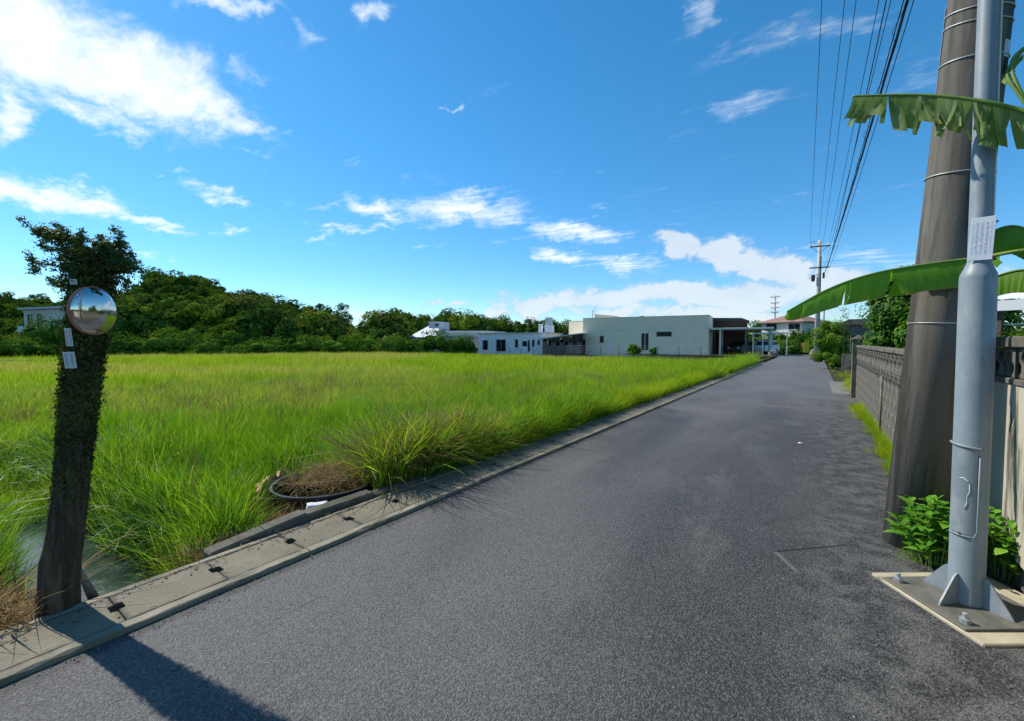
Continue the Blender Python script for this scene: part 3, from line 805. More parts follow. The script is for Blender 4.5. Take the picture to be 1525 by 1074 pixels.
# bright crowned tree on the slope
p = at(272, 500, 62); tree('bright_tree', (p.x, p.y, 1.0), 4.6, 1.7, 'light yellow-green tree at the foot of the dark hill', M['shrub_b'], .3, .25, 1500, seed=22)
# trees behind the buildings
TB = [(566, 478, 50, 82), (598, 467, 46, 84), (632, 470, 44, 80), (664, 470, 44, 78), (694, 463, 48, 76), (722, 471, 42, 76), (752, 474, 44, 78), (784, 477, 44, 76), (814, 477, 40, 74), (840, 479, 36, 74), (868, 484, 34, 78)]
TL = ['leftmost tree of the row behind the white buildings', 'broad tree behind the pale sloping roof', 'tree behind the white box on the roof', 'tree rising just right of the white roof box',
      'tallest tree of the row behind the white buildings', 'tree behind the left end of the white building', 'pointed tree above the white building with dark doorway', 'tree left of the white chimney blocks',
      'tree behind the white chimney blocks', 'tree right of the chimney blocks beside the grey house', 'tree half hidden by the corner of the grey house']
for i, (px, ty, wp, z) in enumerate(TB):
    tree('tree', ground_at(px, z), top_h(ty, z) + .4, hpx(wp, z) * .6, TL[i], M['forest_d'] if i % 2 else M['forest'], .25, .27, 3200, seed=40 + i, group='trees behind the low white buildings')

# small white pole on the hill foot
def simple_pole(name, base, h, r, label, arms=(), mat=None, cat='utility pole', ins=True):
    root = empty(name, base, R(-12), label=label, cat=cat)
    MB().tube([(0, 0, -.3), (0, 0, h)], [r, r * .62], 12).build('shaft', mat or M['pole_far'], root, True)
    for (z, half) in arms:
        MB().box(-half, half, -.05, .04, z - .05, z + .05, .01, Matrix.Translation((0, -r * .9, 0))).build('crossarm', M['dark_metal'], root)
        if ins:
            for x in (-half * .92, -half * .45, half * .45, half * .92):
                MB().lathe([(.0, 0), (.05, .0), (.03, .06), (.06, .08), (.03, .13), (.055, .15), (.02, .2), (0, .2)], 8).build('insulator', M['dark_metal'], root, loc=(x, -r * .9, z + .05))
    return root
p = ground_at(228, 60)
simple_pole('power_pole', (p.x, p.y, .2), top_h(452, 60) - .2, .11, 'thin pale pole standing before the forest hill on the left', [(top_h(462, 60) - .2, .5)], ins=False)

# ------------------------------------------------------------------ buildings
def wall_holes(L, H, T, holes, z0=0.):
    xs = sorted({0, L, *[v for h in holes for v in (h[0], h[1])]}); zs = sorted({z0, H, *[v for h in holes for v in (h[2], h[3])]})
    m = MB()
    for i in range(len(xs) - 1):
        for j in range(len(zs) - 1):
            cx, cz = (xs[i] + xs[i + 1]) / 2, (zs[j] + zs[j + 1]) / 2
            if any(a < cx < b and c < cz < d for a, b, c, d in holes): continue
            m.box(xs[i], xs[i + 1], 0, T, zs[j], zs[j + 1])
    bmesh.ops.remove_doubles(m.bm, verts=list(m.bm.verts), dist=1e-4)
    dup = {}
    for f in list(m.bm.faces):            # inner faces between cells go
        k = tuple(sorted(v.index for v in f.verts)) if m.bm.verts.index_update() is None else None
        dup.setdefault(tuple(round(c, 3) for c in f.calc_center_median()), []).append(f)
    kill = [f for v in dup.values() if len(v) > 1 for f in v]
    bmesh.ops.delete(m.bm, geom=kill, context='FACES_ONLY')
    return m
def window(par, a, b, c, d, bars=0, mat=None, name='window', proud=.03, fr=.05, fmat=None):
    m = MB()
    m.box(a - fr, b + fr, -proud, .07, d, d + fr); m.box(a - fr, b + fr, -proud, .07, c - fr, c)
    m.box(a - fr, a, -proud, .07, c, d); m.box(b, b + fr, -proud, .07, c, d)
    for k in range(bars):
        x = a + (b - a) * (k + 1) / (bars + 1); m.box(x - .02, x + .02, .05, .09, c, d)
    w = m.build(name, fmat or M['galv'], par)
    MB().box(a, b, .10, .12, c, d).build('pane', mat or M['glass'], w)
    return w
def front(p0, p1):                        # empty at p0 with local x along the front, y to the back
    a = math.atan2(p1.y - p0.y, p1.x - p0.x)
    return a, math.hypot(p1.x - p0.x, p1.y - p0.y)
def house_shell(root, L, D, H, T, wm, holes, roof_t=.15, over=.0, parapet=.0, rm=None, z0=-.3):
    wall_holes(L, H, T, holes, z0).build('front_wall', wm, root)
    MB().box(0, T, T, D, z0, H).build('side_wall', wm, root)
    MB().box(L - T, L, T, D, z0, H).build('side_wall', wm, root)
    MB().box(T, L - T, D - T, D, z0, H).build('back_wall', wm, root)
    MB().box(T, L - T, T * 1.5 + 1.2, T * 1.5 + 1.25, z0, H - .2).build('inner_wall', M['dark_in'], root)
    if over:
        MB().box(-over, L + over, -over, D + over, H + .002, H + roof_t).build('roof', rm or wm, root)
    else:
        MB().box(T, L - T, T, D - T, H - .4, H - .25).build('roof', rm or wm, root)
        if parapet:
            m = MB(); e = .03
            m.box(-e, L + e, -e, T, H + .002, H + parapet); m.box(-e, T, T, D + e, H + .002, H + parapet); m.box(L - T, L + e, T, D + e, H + .002, H + parapet)
            m.build('coping', rm or wm, root)

# main grey house
A0 = ground_at(868, 55); A1 = ground_at(1055, 48); A0.z = A1.z = 0
a, L = front(A0, A1)
gh = empty('grey_house', A0, a, label='long low grey house with blank wall and slit windows beyond the field', cat='house')
def H4(x0, x1, y0, y1):
    u0, z1 = on_plane(A0, A1, x0, y0); u1, z0 = on_plane(A0, A1, x1, y1); return [u0, u1, z0, z1]
w_small = H4(894, 898.5, 501, 510); w_s1 = H4(956, 959, 497, 521); w_s2 = H4(961.5, 965, 497, 521); w_h = H4(978, 1000, 494.5, 501)
wd = H4(905, 909, 504, 524)
house_shell(gh, L, 6.9, 4.4, .25, M['house_grey'], [w_small, w_s1, w_s2, w_h, wd], parapet=.07, rm=M['house_pale'])
for q in (w_small, w_s1, w_s2): window(gh, *q, fr=.04, fmat=M['dark_metal'])
window(gh, *w_h, bars=0, fr=.05)
dr = MB().box(wd[0], wd[1], .03, .08, wd[2] - .2, wd[3]).build('door', M['white'], gh)
for (px, py) in ((897, 491), (921, 492), (949, 502)):
    u, z = on_plane(A0, A1, px, py)
    MB().box(u - .09, u + .09, -.1, 0, z - .09, z + .09, .02).build('wall_lamp', M['white'], gh)
u0, z1 = on_plane(A0, A1, 882, 469)
m = MB().prism([(u0, 4.47), (u0 + 2.4, 4.47), (u0 + 2.4, 4.75), (u0, 5.0)], 3.0, Matrix.Translation((0, 1.2, 0))); m.build('roof_box', M['house_grey'], gh)
MB().tube([(u0 - .3, 1.0, 4.4), (u0 - .3, 1.0, 5.5)], .07, 8).build('vent_pipe', M['white'], gh)
MB().tube([(u0 + .05, .9, 4.4), (u0 + .05, .9, 6.0)], .02, 6).build('antenna', M['dark_metal'], gh)
MB().lathe([(0, .35), (.3, .3), (.5, .1), (.55, 0)], 16, Matrix.Translation((u0 + 5.6, 2.5, 4.35))).build('roof_vent', M['dark_metal'], gh)
# set-back left wing
B1 = A0 + Vector((math.cos(a), math.sin(a), 0)) * -.02 + Vector((-math.sin(a), math.cos(a), 0)) * .8
B0 = ground_at(847, 58); B0.z = 0
ab, Lb = front(B0, B1)

mw = Matrix.Translation(A0) @ Matrix.Rotation(a, 4, 'Z'); inv = mw.inverted()
l0 = inv @ B0
m = MB(); m.box(0, Lb, 0, 4., -.3, 4.15); m.box(-.03, Lb, -.03, 4.03, 4.152, 4.22)
o = m.build('side_wing', M['house_grey'], gh); o.location = l0; o.rotation_euler = (0, 0, ab - a)
# dark block and carport to the right of it
ghx = Vector((math.cos(a), math.sin(a), 0)); ghy = Vector((-math.sin(a), math.cos(a), 0))
bh = empty('brown_house', A1 + ghy * 6.95, a, label='dark brown clad house half hidden behind the grey house', cat='house')
MB().box(-3, 3.8, 0, 8, -.3, 4.0).build('wall', M['brown_wall'], bh)
MB().prism([(-3.2, 4.002), (4.0, 4.002), (3.2, 4.35), (-3.2, 4.55)], 8.4, Matrix.Translation((0, -.2, 0))).build('roof', M['dark_metal'], bh)
for k, (x0, x1) in enumerate(((.3, 1.2), (1.9, 3.2))):
    window(bh, x0, x1, .1, 2.3, proud=.02, fmat=M['dark_metal'], name='sliding_door')
    bpy.data.objects[-1] if False else None
cpz = 47
C0 = A1 + ghx * .05 + ghy * .6
cp = empty('carport', C0, a, label='carport with cream flat roof and posts beside the grey house', cat='carport')
CW = 6.2
MB().box(0, CW, -.3, 5.6, 2.82, 3.02, .01).build('roof', M['beam'], cp)
for x, y in ((1.1, 0), (CW - .2, 0), (1.1, 5), (CW - .2, 5), (3.6, 5)):
    MB().box(x - .09, x + .09, y - .09, y + .09, -.05, 2.818, .01).build('post', M['beam'] if x < 2 else M['beam_green'], cp)
MB().box(.6, 3.8, 5.2, 5.3, 0, 2.6).build('screen', M['brown_wall'], cp)
for x in (.35, .55):
    MB().box(x - .04, x + .04, .6, .7, 0, 2.8).build('downpipe', M['dark_metal'], cp)
q0 = ground_at(1122, 44); q0.z = 0
pg = empty('pergola', q0, a + .1, label='thin pale green pergola frame standing over the parked cars', cat='pergola')
PW = hpx(40, 44) + .4
MB().box(-.1, PW, -.04, .04, 2.28, 2.4).build('beam', M['beam_green'], pg)
MB().box(-.1, PW, 2.4, 2.48, 2.28, 2.4).build('beam', M['beam_green'], pg)
for x in (.0, .85, PW - .2):
    MB().box(x - .05, x + .05, -.05, .05, 0, 2.27).build('post', M['beam_green'], pg)
    MB().box(x - .04, x + .04, .06, 2.39, 2.285, 2.365).build('rafter', M['beam_green'], pg)
# cars
def car(base, rz, label, paint, L=4.3, W_=1.75, H=1.6):
    root = empty('parked_car', base, rz, label=label, cat='car', group='cars parked under the carport')
    body = [(-L / 2, .35), (-L / 2, .85), (-L / 2 + .35, 1.0), (-L / 2 + .9, 1.0), (L / 2 - .2, 1.02), (L / 2, .8), (L / 2, .35), (L / 2 - .45, .28), (-L / 2 + .45, .28)]
    m = MB(); m.prism(body, W_, Matrix.Translation((0, -W_ / 2, 0)))
    bmesh.ops.bevel(m.bm, geom=list(m.bm.edges), offset=.05, segments=2, affect='EDGES'); autosmooth(m.build('body', paint, root))
    cab = [(-L / 2 + .85, 1.0), (-L / 2 + 1.35, H - .05), (-L / 2 + 1.6, H), (L / 2 - .7, H), (L / 2 - .25, 1.02)]
    m = MB(); m.prism(cab, W_ - .2, Matrix.Translation((0, -W_ / 2 + .1, 0)))
    bmesh.ops.bevel(m.bm, geom=list(m.bm.edges), offset=.05, segments=2, affect='EDGES'); cb = autosmooth(m.build('cabin', paint, root))
    for s in (-1, 1):
        for x0, x1 in ((-.75, .25), (.33, 1.35)):
            MB().prism([(x0 + (.25 if x0 < -.5 else 0), 1.08), (x1, 1.08), (x1, H - .14), (x0 + (.55 if x0 < -.5 else 0), H - .14)], .03, Matrix.Translation((0, s * (W_ / 2 - .1) - .015, 0))).build('window', M['glass'], cb)
        for x in (-L / 2 + .8, L / 2 - .8):
            w_ = MB(); w_.lathe([(0, -.1), (.27, -.1), (.32, -.06), (.32, .06), (.27, .1), (0, .1)], 18, Matrix.Translation((x, s * (W_ / 2 - .08), .32)) @ Matrix.Rotation(R(90), 4, 'X'))
            w_ = w_.build('wheel', M['black_rub'], root)
            MB().lathe([(0, .02), (.16, .0), (.19, -.0)], 12, Matrix.Translation((x, s * (W_ / 2 + .025), .32)) @ Matrix.Rotation(R(90 * s), 4, 'X')).build('rim', M['galv'], w_)
    MB().box(-L / 2 - .02, -L / 2 + .02, -.7, -.4, .68, .82).build('headlight', M['white'], root)
    MB().box(-L / 2 - .02, -L / 2 + .02, .4, .7, .68, .82).build('headlight', M['white'], root)
    MB().prism([(-L / 2 + .92, 1.04), (-L / 2 + 1.32, H - .1), (-L / 2 + 1.30, H - .08), (-L / 2 + .86, 1.04)], W_ - .45, Matrix.Translation((-.015, -W_ / 2 + .22, 0))).build('windscreen', M['glass'], root)
    return root
q = ground_at(1140, 53); q.z = 0; car(q, a + 1.1, 'white van-like car parked under the pergola beside the road end', M['white'], L=3.7, H=1.6)
q = ground_at(1104, 52); q.z = 0; car(q, a + 1.2, 'dark car standing deep in the shade of the carport', M['dark_metal'])
# low fence before the grey house
fn = empty('wire_fence', A0 - ghy * 3.2 - ghx * 1.0, a, label='low wire fence with thin dark posts before the grey house', cat='fence')
FL = L + .5
for k in range(8):
    x = k * FL / 7; MB().tube([(x, 0, -.2), (x, 0, 1.0)], .028, 6).build('post', M['dark_metal'], fn)
for z in (.98, .72, .46, .2):
    MB().tube([(0, .03, z), (FL, .03, z)], .008, 5).build('wire', M['galv'], fn)
p = ground_at(944, 45.5); p.z = 0
shrub(p, 1.5, 1.25, 'small bright green bush before the slit windows of the grey house', M['shrub_b'], .16, 1200, 71)
p = ground_at(973, 46); p.z = 0
shrub(p, .9, 1.1, 'thin grey-green shrub right of the slit windows', M['shrub'], .12, 260, 72)

# white building with the dark doorway
W0 = ground_at(713, 61); W1 = ground_at(808, 57); W0.z = W1.z = 0
a2, L2 = front(W0, W1)
wb = empty('white_building', W0, a2, label='low white building with a wide dark doorway beyond the field', cat='building')
def HW(x0, x1, y0, y1):
    u0, z1 = on_plane(W0, W1, x0, y0); u1, z0 = on_plane(W0, W1, x1, y1); return [u0, u1, max(z0, 0.02), z1]
hl = [HW(719, 726.5, 507, 521), HW(739, 753, 506, 523), HW(767.5, 771, 506, 517), HW(778.5, 784.5, 508.5, 515.5), HW(786.5, 788.5, 507.5, 523), HW(793, 795.5, 506.5, 516), HW(801, 803.5, 507, 513)]
house_shell(wb, L2, 8, 2.55, .2, M['white'], hl, roof_t=.14, over=.22, rm=M['white_grey'])
for i, h in enumerate(hl):
    window(wb, *h, bars=1 if i == 1 else 0, fr=.04, fmat=M['dark_metal'] if i > 1 else M['galv'], name='doorway' if i in (1, 4) else 'window')
u, z = on_plane(W0, W1, 797, 497)
MB().box(u - .1, u + .3, 1.5, 2.1, 2.69, 3.85, .02).build('chimney', M['white'], wb)
MB().box(u + .75, u + 1.75, 1.6, 2.7, 2.69, 3.7, .02).build('roof_block', M['white'], wb)
MB().box(u + .8, u + 1.6, 1.7, 2.6, 3.702, 4.75, .02).build('water_tank', M['white_grey'], wb)
for k in range(5):
    x = .6 + k * 1.7; MB().tube([(x + 3, -1., -.2), (x + 3, -1., .75)], .03, 6).build('yard_post', M['dark_metal'], wb)
# pale complex left of it
V0 = ground_at(652, 70); V1 = ground_at(716, 66); V0.z = V1.z = 0
a3, L3 = front(V0, V1)
pc_ = empty('pale_building', V0, a3, label='pale long building with flat white roof behind the dark bushes', cat='building')
MB().box(0, L3, 0, 7, -.3, 2.9).build('wall', M['house_pale'], pc_)
MB().prism([(-.4, 2.902), (L3 + .3, 2.902), (L3 + .3, 3.1), (-.4, 3.2)], 7.8, Matrix.Translation((0, -.4, 0))).build('roof', M['white'], pc_)
MB().box(-.5, L3, -1.0, -.41, 2.3, 2.42).build('eaves_board', M['white_grey'], pc_)
for k in range(3): window(pc_, .8 + 2.2 * k, 1.9 + 2.2 * k, 1.0, 2.0, proud=.04)
V2 = ground_at(608, 72); V2.z = 0
gb = empty('pyramid_roof_house', V2, a3, label='small house with pale hipped roof and white rooftop box', cat='house')
gw = hpx(54, 72)
MB().box(.3, gw - .3, .3, 6, -.3, 2.2).build('wall', M['house_pale'], gb)
b = bmesh.new(); base = [b.verts.new(v) for v in ((0, 0, 2.2), (gw, 0, 2.2), (gw, 6.3, 2.2), (0, 6.3, 2.2))]; tp = [b.verts.new(v) for v in ((2.0, 2.8, 4.1), (gw - 1.6, 2.8, 4.1))]
b.faces.new((base[0], base[1], tp[1], tp[0])); b.faces.new((base[1], base[2], tp[1])); b.faces.new((base[2], base[3], tp[0], tp[1])); b.faces.new((base[3], base[0], tp[0])); b.faces.new(base[::-1])
me = bpy.data.meshes.new('roof'); b.to_mesh(me); b.free(); link('roof', me, M['white_grey'], gb)
tb = MB().box(gw * .42, gw * .84, 2.2, 4.6, 3.4, top_h(480.5, 74), .03).build('rooftop_box', M['white_grey'], gb)
MB().box(gw * .42 + 1.5, gw * .42 + 2.1, 2.15, 2.195, 4.0, 4.4).build('vent', M['dark_metal'], tb)

# boarded shed between
D0 = ground_at(809, 55); D1 = ground_at(866, 53); D0.z = D1.z = 0
a4, L4 = front(D0, D1)
sh = empty('shed', D0, a4, label='dark boarded shed with pale sloping roof between white and grey buildings', cat='shed')
n = 9
for k in range(n):
    x0 = k * L4 / n; 
    MB().box(x0 + .03, x0 + L4 / n - .03, 0, .06, -.2, 1.0 + .35 * (k % 2 == 0), .005).build('wall_panel', M['shed'], sh)
    MB().box(x0 - .035, x0 + .028, -.03, .09, -.2, 1.75 + .5 * k / n).build('post', M['shed'], sh)
    if k % 3 != 1: MB().box(x0 + .04, x0 + L4 / n - .04, .02, .04, 1.4, 1.8 + .35 * k / n).build('pane', M['glass'], sh)
MB().prism([(-.5, 1.75), (L4 + .1, 2.42), (L4 + .1, 2.54), (-.5, 1.87)], 4.5, Matrix.Translation((0, -.5, 0))).build('roof', M['white_grey'], sh)
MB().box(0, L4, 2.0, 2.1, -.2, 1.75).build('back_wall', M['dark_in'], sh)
MB().box(L4 - 1.2, L4 + .1, .3, .36, 0, 2.35).build('door', M['dark_metal'], sh)

# house on the left hillside
E0 = at(36, 480, 66); E1 = at(98, 480, 63)
E0 = Vector((E0.x, E0.y, 2.6)); E1 = Vector((E1.x, E1.y, 2.6))
a5, L5 = front(E0, E1)
hh = empty('hillside_house', E0, a5, label='grey flat-roofed house with balcony among trees at far left', cat='house')
hb = top_h(458, 65) - 2.6
house_shell(hh, L5, 6, hb - .3, .2, M['house_pale'], [[.9, 2.4, .8, hb - 1.0], [3.2, 4.6, .8, hb - 1.0]], roof_t=.28, over=.5, rm=M['white_grey'], z0=-2.5)
window(hh, .9, 2.4, .8, hb - 1.0, 1); window(hh, 3.2, 4.6, .8, hb - 1.0, 1)
MB().box(-1.7, -.01, 0, 1.5, .3, .45).build('balcony_floor', M['white_grey'], hh)
bal = MB().box(-1.7, -.01, -.07, -.01, .3, 1.25).build('balcony_rail', M['white'], hh)
for x in (-1.6,): MB().box(x - .06, x + .06, .05, .15, -3.0, .298).build('balcony_post', M['white'], hh)

# pale kerb wall at far left of the field
q0, q1 = gp(-120, 540, .12), gp(90, 537.5, .12)
am, Lm = front(q0, q1)
kw = empty('low_wall', (q0.x, q0.y, 0), am, label='low pale concrete edging running behind the field at far left', cat='low wall')
k = 0; n = int(Lm / 1.5)
for k in range(n): MB().box(k * Lm / n + .01, (k + 1) * Lm / n - .01, 0, .25, -.4, .24, .02).build('edging_stone', M['kerb'], kw)

# red roofed house at the road end
F0 = ground_at(1134, 76); F1 = ground_at(1194, 70); F0.z = F1.z = 0
a6, L6 = front(F0, F1)
rh = empty('red_roofed_house', F0, a6, label='two-storey house with red tiled roof at the end of the road', cat='house')
e6 = top_h(481, 73)
house_shell(rh, L6, 7, e6, .2, M['house_pale'], [[.8, 2.6, 3.3, 4.5], [4.6, 6.4, 3.2, 4.4]], roof_t=.12, over=.6, rm=M['tile'])
window(rh, .8, 2.6, 3.3, 4.5, 1); window(rh, 4.6, 6.4, 3.2, 4.4, 1)
MB().box(3.2, L6 + .1, -1.2, -.3, 2.6, 2.75).build('balcony_floor', M['white'], rh)
rl = MB(); rl.box(3.2, L6 + .1, -1.2, -1.14, 3.35, 3.42)
rl.build('handrail', M['white'], rh)
for k in range(9):
    x = 3.25 + k * (L6 - 3.3) / 8; MB().box(x - .03, x + .03, -1.19, -1.15, 2.752, 3.348).build('baluster', M['white'], rh)
b = bmesh.new(); o_ = .6; zt = e6 + .122
base = [b.verts.new(v) for v in ((-o_, -o_, zt), (L6 + o_, -o_, zt), (L6 + o_, 7 + o_, zt), (-o_, 7 + o_, zt))]; tp = [b.verts.new(v) for v in ((3.0, 3.5, zt + 1.5), (L6 - 3.0, 3.5, zt + 1.5))]
b.faces.new((base[0], base[1], tp[1], tp[0])); b.faces.new((base[1], base[2], tp[1])); b.faces.new((base[2], base[3], tp[0], tp[1])); b.faces.new((base[3], base[0], tp[0])); b.faces.new(base[::-1])
me = bpy.data.meshes.new('hipped_roof'); b.to_mesh(me); b.free(); link('hipped_roof', me, M['tile'], rh)

# hedges and trees closing the road
HD = [(1150, 495, 44, 66, 'dark hedge bush left of the far thin pole', 1), (1166, 490, 34, 62, 'dark bush before the red roofed house', 0), (1186, 492, 40, 63, 'rounded bush before the balcony of the red roofed house', 0), (1204, 496, 32, 64, 'dark bush just left of the yellow board', 0),
      (1180, 507, 40, 57, 'low front bush at the road end', 0), (1228, 488, 40, 60, 'dark bush behind the concrete pole down the road', 0), (1212, 486, 40, 72, 'tall dark tree-like bush right of the red roofed house', 1), (1255, 482, 46, 66, 'dark bush far behind the roadside shrub', 1),
      (1163, 508, 34, 58.5, 'low bush at the left end of the hedge closing the road', 0), (1197, 507, 40, 63, 'low bush directly behind the yellow boards', 0), (1216, 505, 40, 58, 'low bush behind the pale boulders at the road end', 0)]
for i, (px, ty, wp, z, lb, fo) in enumerate(HD):
    g_ = ground_at(px, z); g_.z = -.15
    shrub(g_, hpx(wp, z) * 1.2, top_h(ty, z) + .2, lb, M['forest_d'] if fo else M['shrub'], .2, 2200, 300 + i, 'dark bushes closing the end of the road')
for i, (px, ty, wp, z) in enumerate([(1085, 484, 40, 80), (1118, 482, 40, 84), (1142, 480, 30, 90), (1290, 480, 40, 70), (1320, 476, 50, 66)]):
    g_ = ground_at(px, z); g_.z = 0
    tree('tree', g_, top_h(ty, z) + .2, hpx(wp, z) * .6, ['tree behind the brown clad house', 'tree rising over the carport roof', 'far tree left of the red tiled roof', 'far tree behind the grey garden house', 'far tree behind the leafy garden tree'][i], M['forest_d'], .25, .28, 2200, seed=70 + i)
g_ = ground_at(1201, 54); g_.z = 0
yb = empty('yellow_board', g_, R(8), label='yellow upright board standing at the end of the road', cat='sign')
MB().box(-.28, .28, -.03, .03, .1, 1.35, .01).build('panel', M['yellow'], yb)
MB().box(-.24, -.19, .032, .08, -.1, 1.3).build('post', M['dark_metal'], yb); MB().box(.19, .24, .032, .08, -.1, 1.3).build('post', M['dark_metal'], yb)
g_ = ground_at(1195, 55.5); g_.z = 0
yb = empty('yellow_board', g_, R(-6), label='narrow orange-yellow board beside the wider yellow board', cat='sign')
MB().box(-.14, .14, -.03, .03, .1, 1.25, .01).build('panel', pmat('orange_paint', (.5, .25, .02), (.62, .34, .04), 3., .6), yb)
MB().box(-.03, .03, .032, .08, -.1, 1.2).build('post', M['dark_metal'], yb)
def rock(loc, s, label, seed):
    b = bmesh.new(); bmesh.ops.create_icosphere(b, subdivisions=2, radius=1.)
    rg = np.random.default_rng(seed)
    for v in b.verts: v.co = Vector((v.co.x * s[0], v.co.y * s[1], v.co.z * s[2])) * (1 + .13 * math.sin(v.co.x * 5 + seed) + rg.uniform(-.06, .06))
    me = bpy.data.meshes.new('rock'); b.to_mesh(me); b.free()
    return link('rock', me, M['rubble'], loc=loc, label=label, cat='rock')
g_ = ground_at(1213, 36); rock((g_.x, g_.y, .15), (.32, .4, .28), 'grey boulder left of the concrete pole down the road', 1)
g_ = ground_at(1212, 40); rock((g_.x, g_.y, .3), (.36, .5, .48), 'taller pale boulder behind the boulder by the pole', 2)
g_ = ground_at(1151, 45); rock((g_.x, g_.y, .2), (.5, .4, .4), 'dark rock where the field verge meets the road end', 3)

# ------------------------------------------------------------------ right side beyond the wall
# concrete pole down the road
g_ = ground_at(1216, 32); 
farpole = empty('power_pole', (g_.x, g_.y, 0), R(6), label='pale concrete utility pole with two crossarms down the road', cat='utility pole')
PH = top_h(359, 32)
MB().tube([(0, 0, -.3), (0, 0, PH)], [.17, .10], 16).build('shaft', M['pole_far'], farpole, True)
z1, z2 = top_h(369, 32), top_h(400, 32)
for z_, hw in ((z1, .62), (z2, .6)):
    ca = MB().box(-hw, hw, -.2, -.12, z_ - .04, z_ + .04, .006).build('crossarm', M['dark_metal'], farpole)
    if z_ == z1:
        for x in (-.58, -.1, .56):
            MB().lathe([(0, 0), (.05, 0), (.03, .07), (.06, .09), (.03, .15), (.055, .17), (.02, .23), (0, .23)], 10).build('insulator', M['galv'], farpole, loc=(x, -.16, z_ + .04))
MB().tube([(-.55, -.16, z1 + .02), (-.6, -.16, z1 + .3), (-.42, -.16, z1 + .42), (-.3, -.16, z1 + .28)], .02, 6).build('loop_bracket', M['dark_metal'], farpole)
for sx in (-1, 1):
    MB().tube([(sx * .5, -.13, z1 - .04), (0, -.12, z1 - .5)], .015, 5).build('brace', M['dark_metal'], farpole)
z3 = top_h(418, 32)
MB().lathe([(0, 0), (.11, .02), (.13, .25), (.11, .5), (0, .52)], 12).build('junction_box', M['dark_metal'], farpole, loc=(-.34, -.05, z3 - .1))
MB().tube([(-.05, 0, z3 + .25), (-.4, -.05, z3 + .36), (-.62, -.05, z3 + .1)], .02, 6).build('bracket', M['dark_metal'], farpole)
MB().lathe([(0, 0), (.07, .02), (.07, .42), (0, .45)], 10).build('junction_box', M['dark_metal'], farpole, loc=(.3, -.05, z3 + .1))
for z_ in (1.8, 3.2, z2 - .5):
    MB().lathe([(.175, 0), (.178, .0), (.178, .05), (.175, .05)], 16).build('band', M['galv'], farpole, loc=(0, 0, z_))
MB().tube([(.16, -.06, 0), (.15, -.05, 3), (.12, -.04, PH - 1.2)], .022, 6).build('riser_pipe', M['dark_metal'], farpole)
# thinner one and the lattice-like distant one
g_ = ground_at(1226, 38); simple_pole('power_pole', (g_.x, g_.y, 0), top_h(440, 38), .06, 'slim dark service pole just right of the pale concrete pole', [(top_h(446, 38), .2)], M['dark_metal'], ins=False)
g_ = ground_at(1153, 82)
dp = simple_pole('power_pole', (g_.x, g_.y, 0), top_h(440, 82), .17, 'distant utility pole with stacked crossarms left of the red roofed house', [(top_h(443, 82), .8), (top_h(452, 82), .7), (top_h(459, 82), .7), (top_h(466, 82), .6)], M['pole_far'])
MB().box(-.35, .35, -.3, .3, top_h(492, 82), top_h(486, 82), .03).build('transformer', M['galv'], dp)

# concrete block wall, left stretch: X = .93, from the gate pillar towards the camera
WX = .93
wl = empty('block_wall', (WX, 5.35, 0), R(90), label='weathered block wall with two rows of openwork blocks behind the pole', cat='wall')
BW, BH = .40, .195
def blockmesh(w=BW, h=BH, d=.11, j=.004):
    return MB().box(j / 2, w - j / 2, -d, 0, j / 2, h - j / 2, .006).mesh('block')
bmesh_full, bmesh_half = blockmesh(), blockmesh(BW / 2)
for q in (bmesh_full, bmesh_half): q.materials.append(M['block'])
def circ(cx, cz, r, n=12, sx=1, sz=1, a0=0): return [(cx + r * sx * math.cos(a0 + 2 * math.pi * k / n), cz + r * sz * math.sin(a0 + 2 * math.pi * k / n)) for k in range(n)]
open_me = curve_plate('openwork_block', [(.004, .004), (BW - .004, .004), (BW - .004, BH - .004), (.004, BH - .004)],
                      [circ(.062, .062, .042), circ(.130, .132, .042), circ(.198, .062, .042), circ(.268, .132, .042), circ(.336, .062, .042)], .10)
open_me.transform(Matrix.Translation((0, -.055, 0))); open_me.materials.append(M['block'])
LW = 9.6; rows = ['s', 's', 's', 's', 's', 'o', 'b', 'o', 'c']
z = -.1; nb = 0
rz = [(-.10, 's'), (.095, 's'), (.29, 's'), (.485, 's'), (.68, 's'), (.875, 'o'), (1.07, 'b'), (1.17, 'o'), (1.365, 'c')]
for ri, (z, ty) in enumerate(rz):
    if ty in 'so':
        off = -BW / 2 if (ri % 2 and ty == 's') else 0.
        x = off
        while x < LW - .05:
            if x < 0: link('block', bmesh_half, None, wl, loc=(0, random.uniform(-.002, .002), z)); x += BW; nb += 1; continue
            if x + BW > LW + .01: link('block', bmesh_half, None, wl, loc=(x, 0, z)); break
            link('block' if ty == 's' else 'openwork_block', bmesh_full if ty == 's' else open_me, None, wl, loc=(x, random.uniform(-.003, .003), z)); x += BW; nb += 1
    elif ty == 'b':
        for k in range(12): MB().box(k * LW / 12 + .003, (k + 1) * LW / 12 - .003, -.112, .004, z + .003, z + .097, .006).build('band_block', M['block'], wl)
    else:
        for k in range(12): MB().box(k * LW / 12 + .003, (k + 1) * LW / 12 - .003, -.135, .025, z + .003, z + .075, .01).build('coping_stone', M['block_top'], wl)
MB().box(0, LW, -.09, -.006, -.1, .87).build('mortar_core', M['block_top'], wl)
gpil = empty('gate_pillar', (WX + .02, 15.05, 0), 0, label='square concrete gate pillar with a pyramid cap at the far end of the wall', cat='pillar')
MB().box(-.12, .14, -.12, .14, -.1, 1.56, .01).build('shaft', M['block'], gpil)
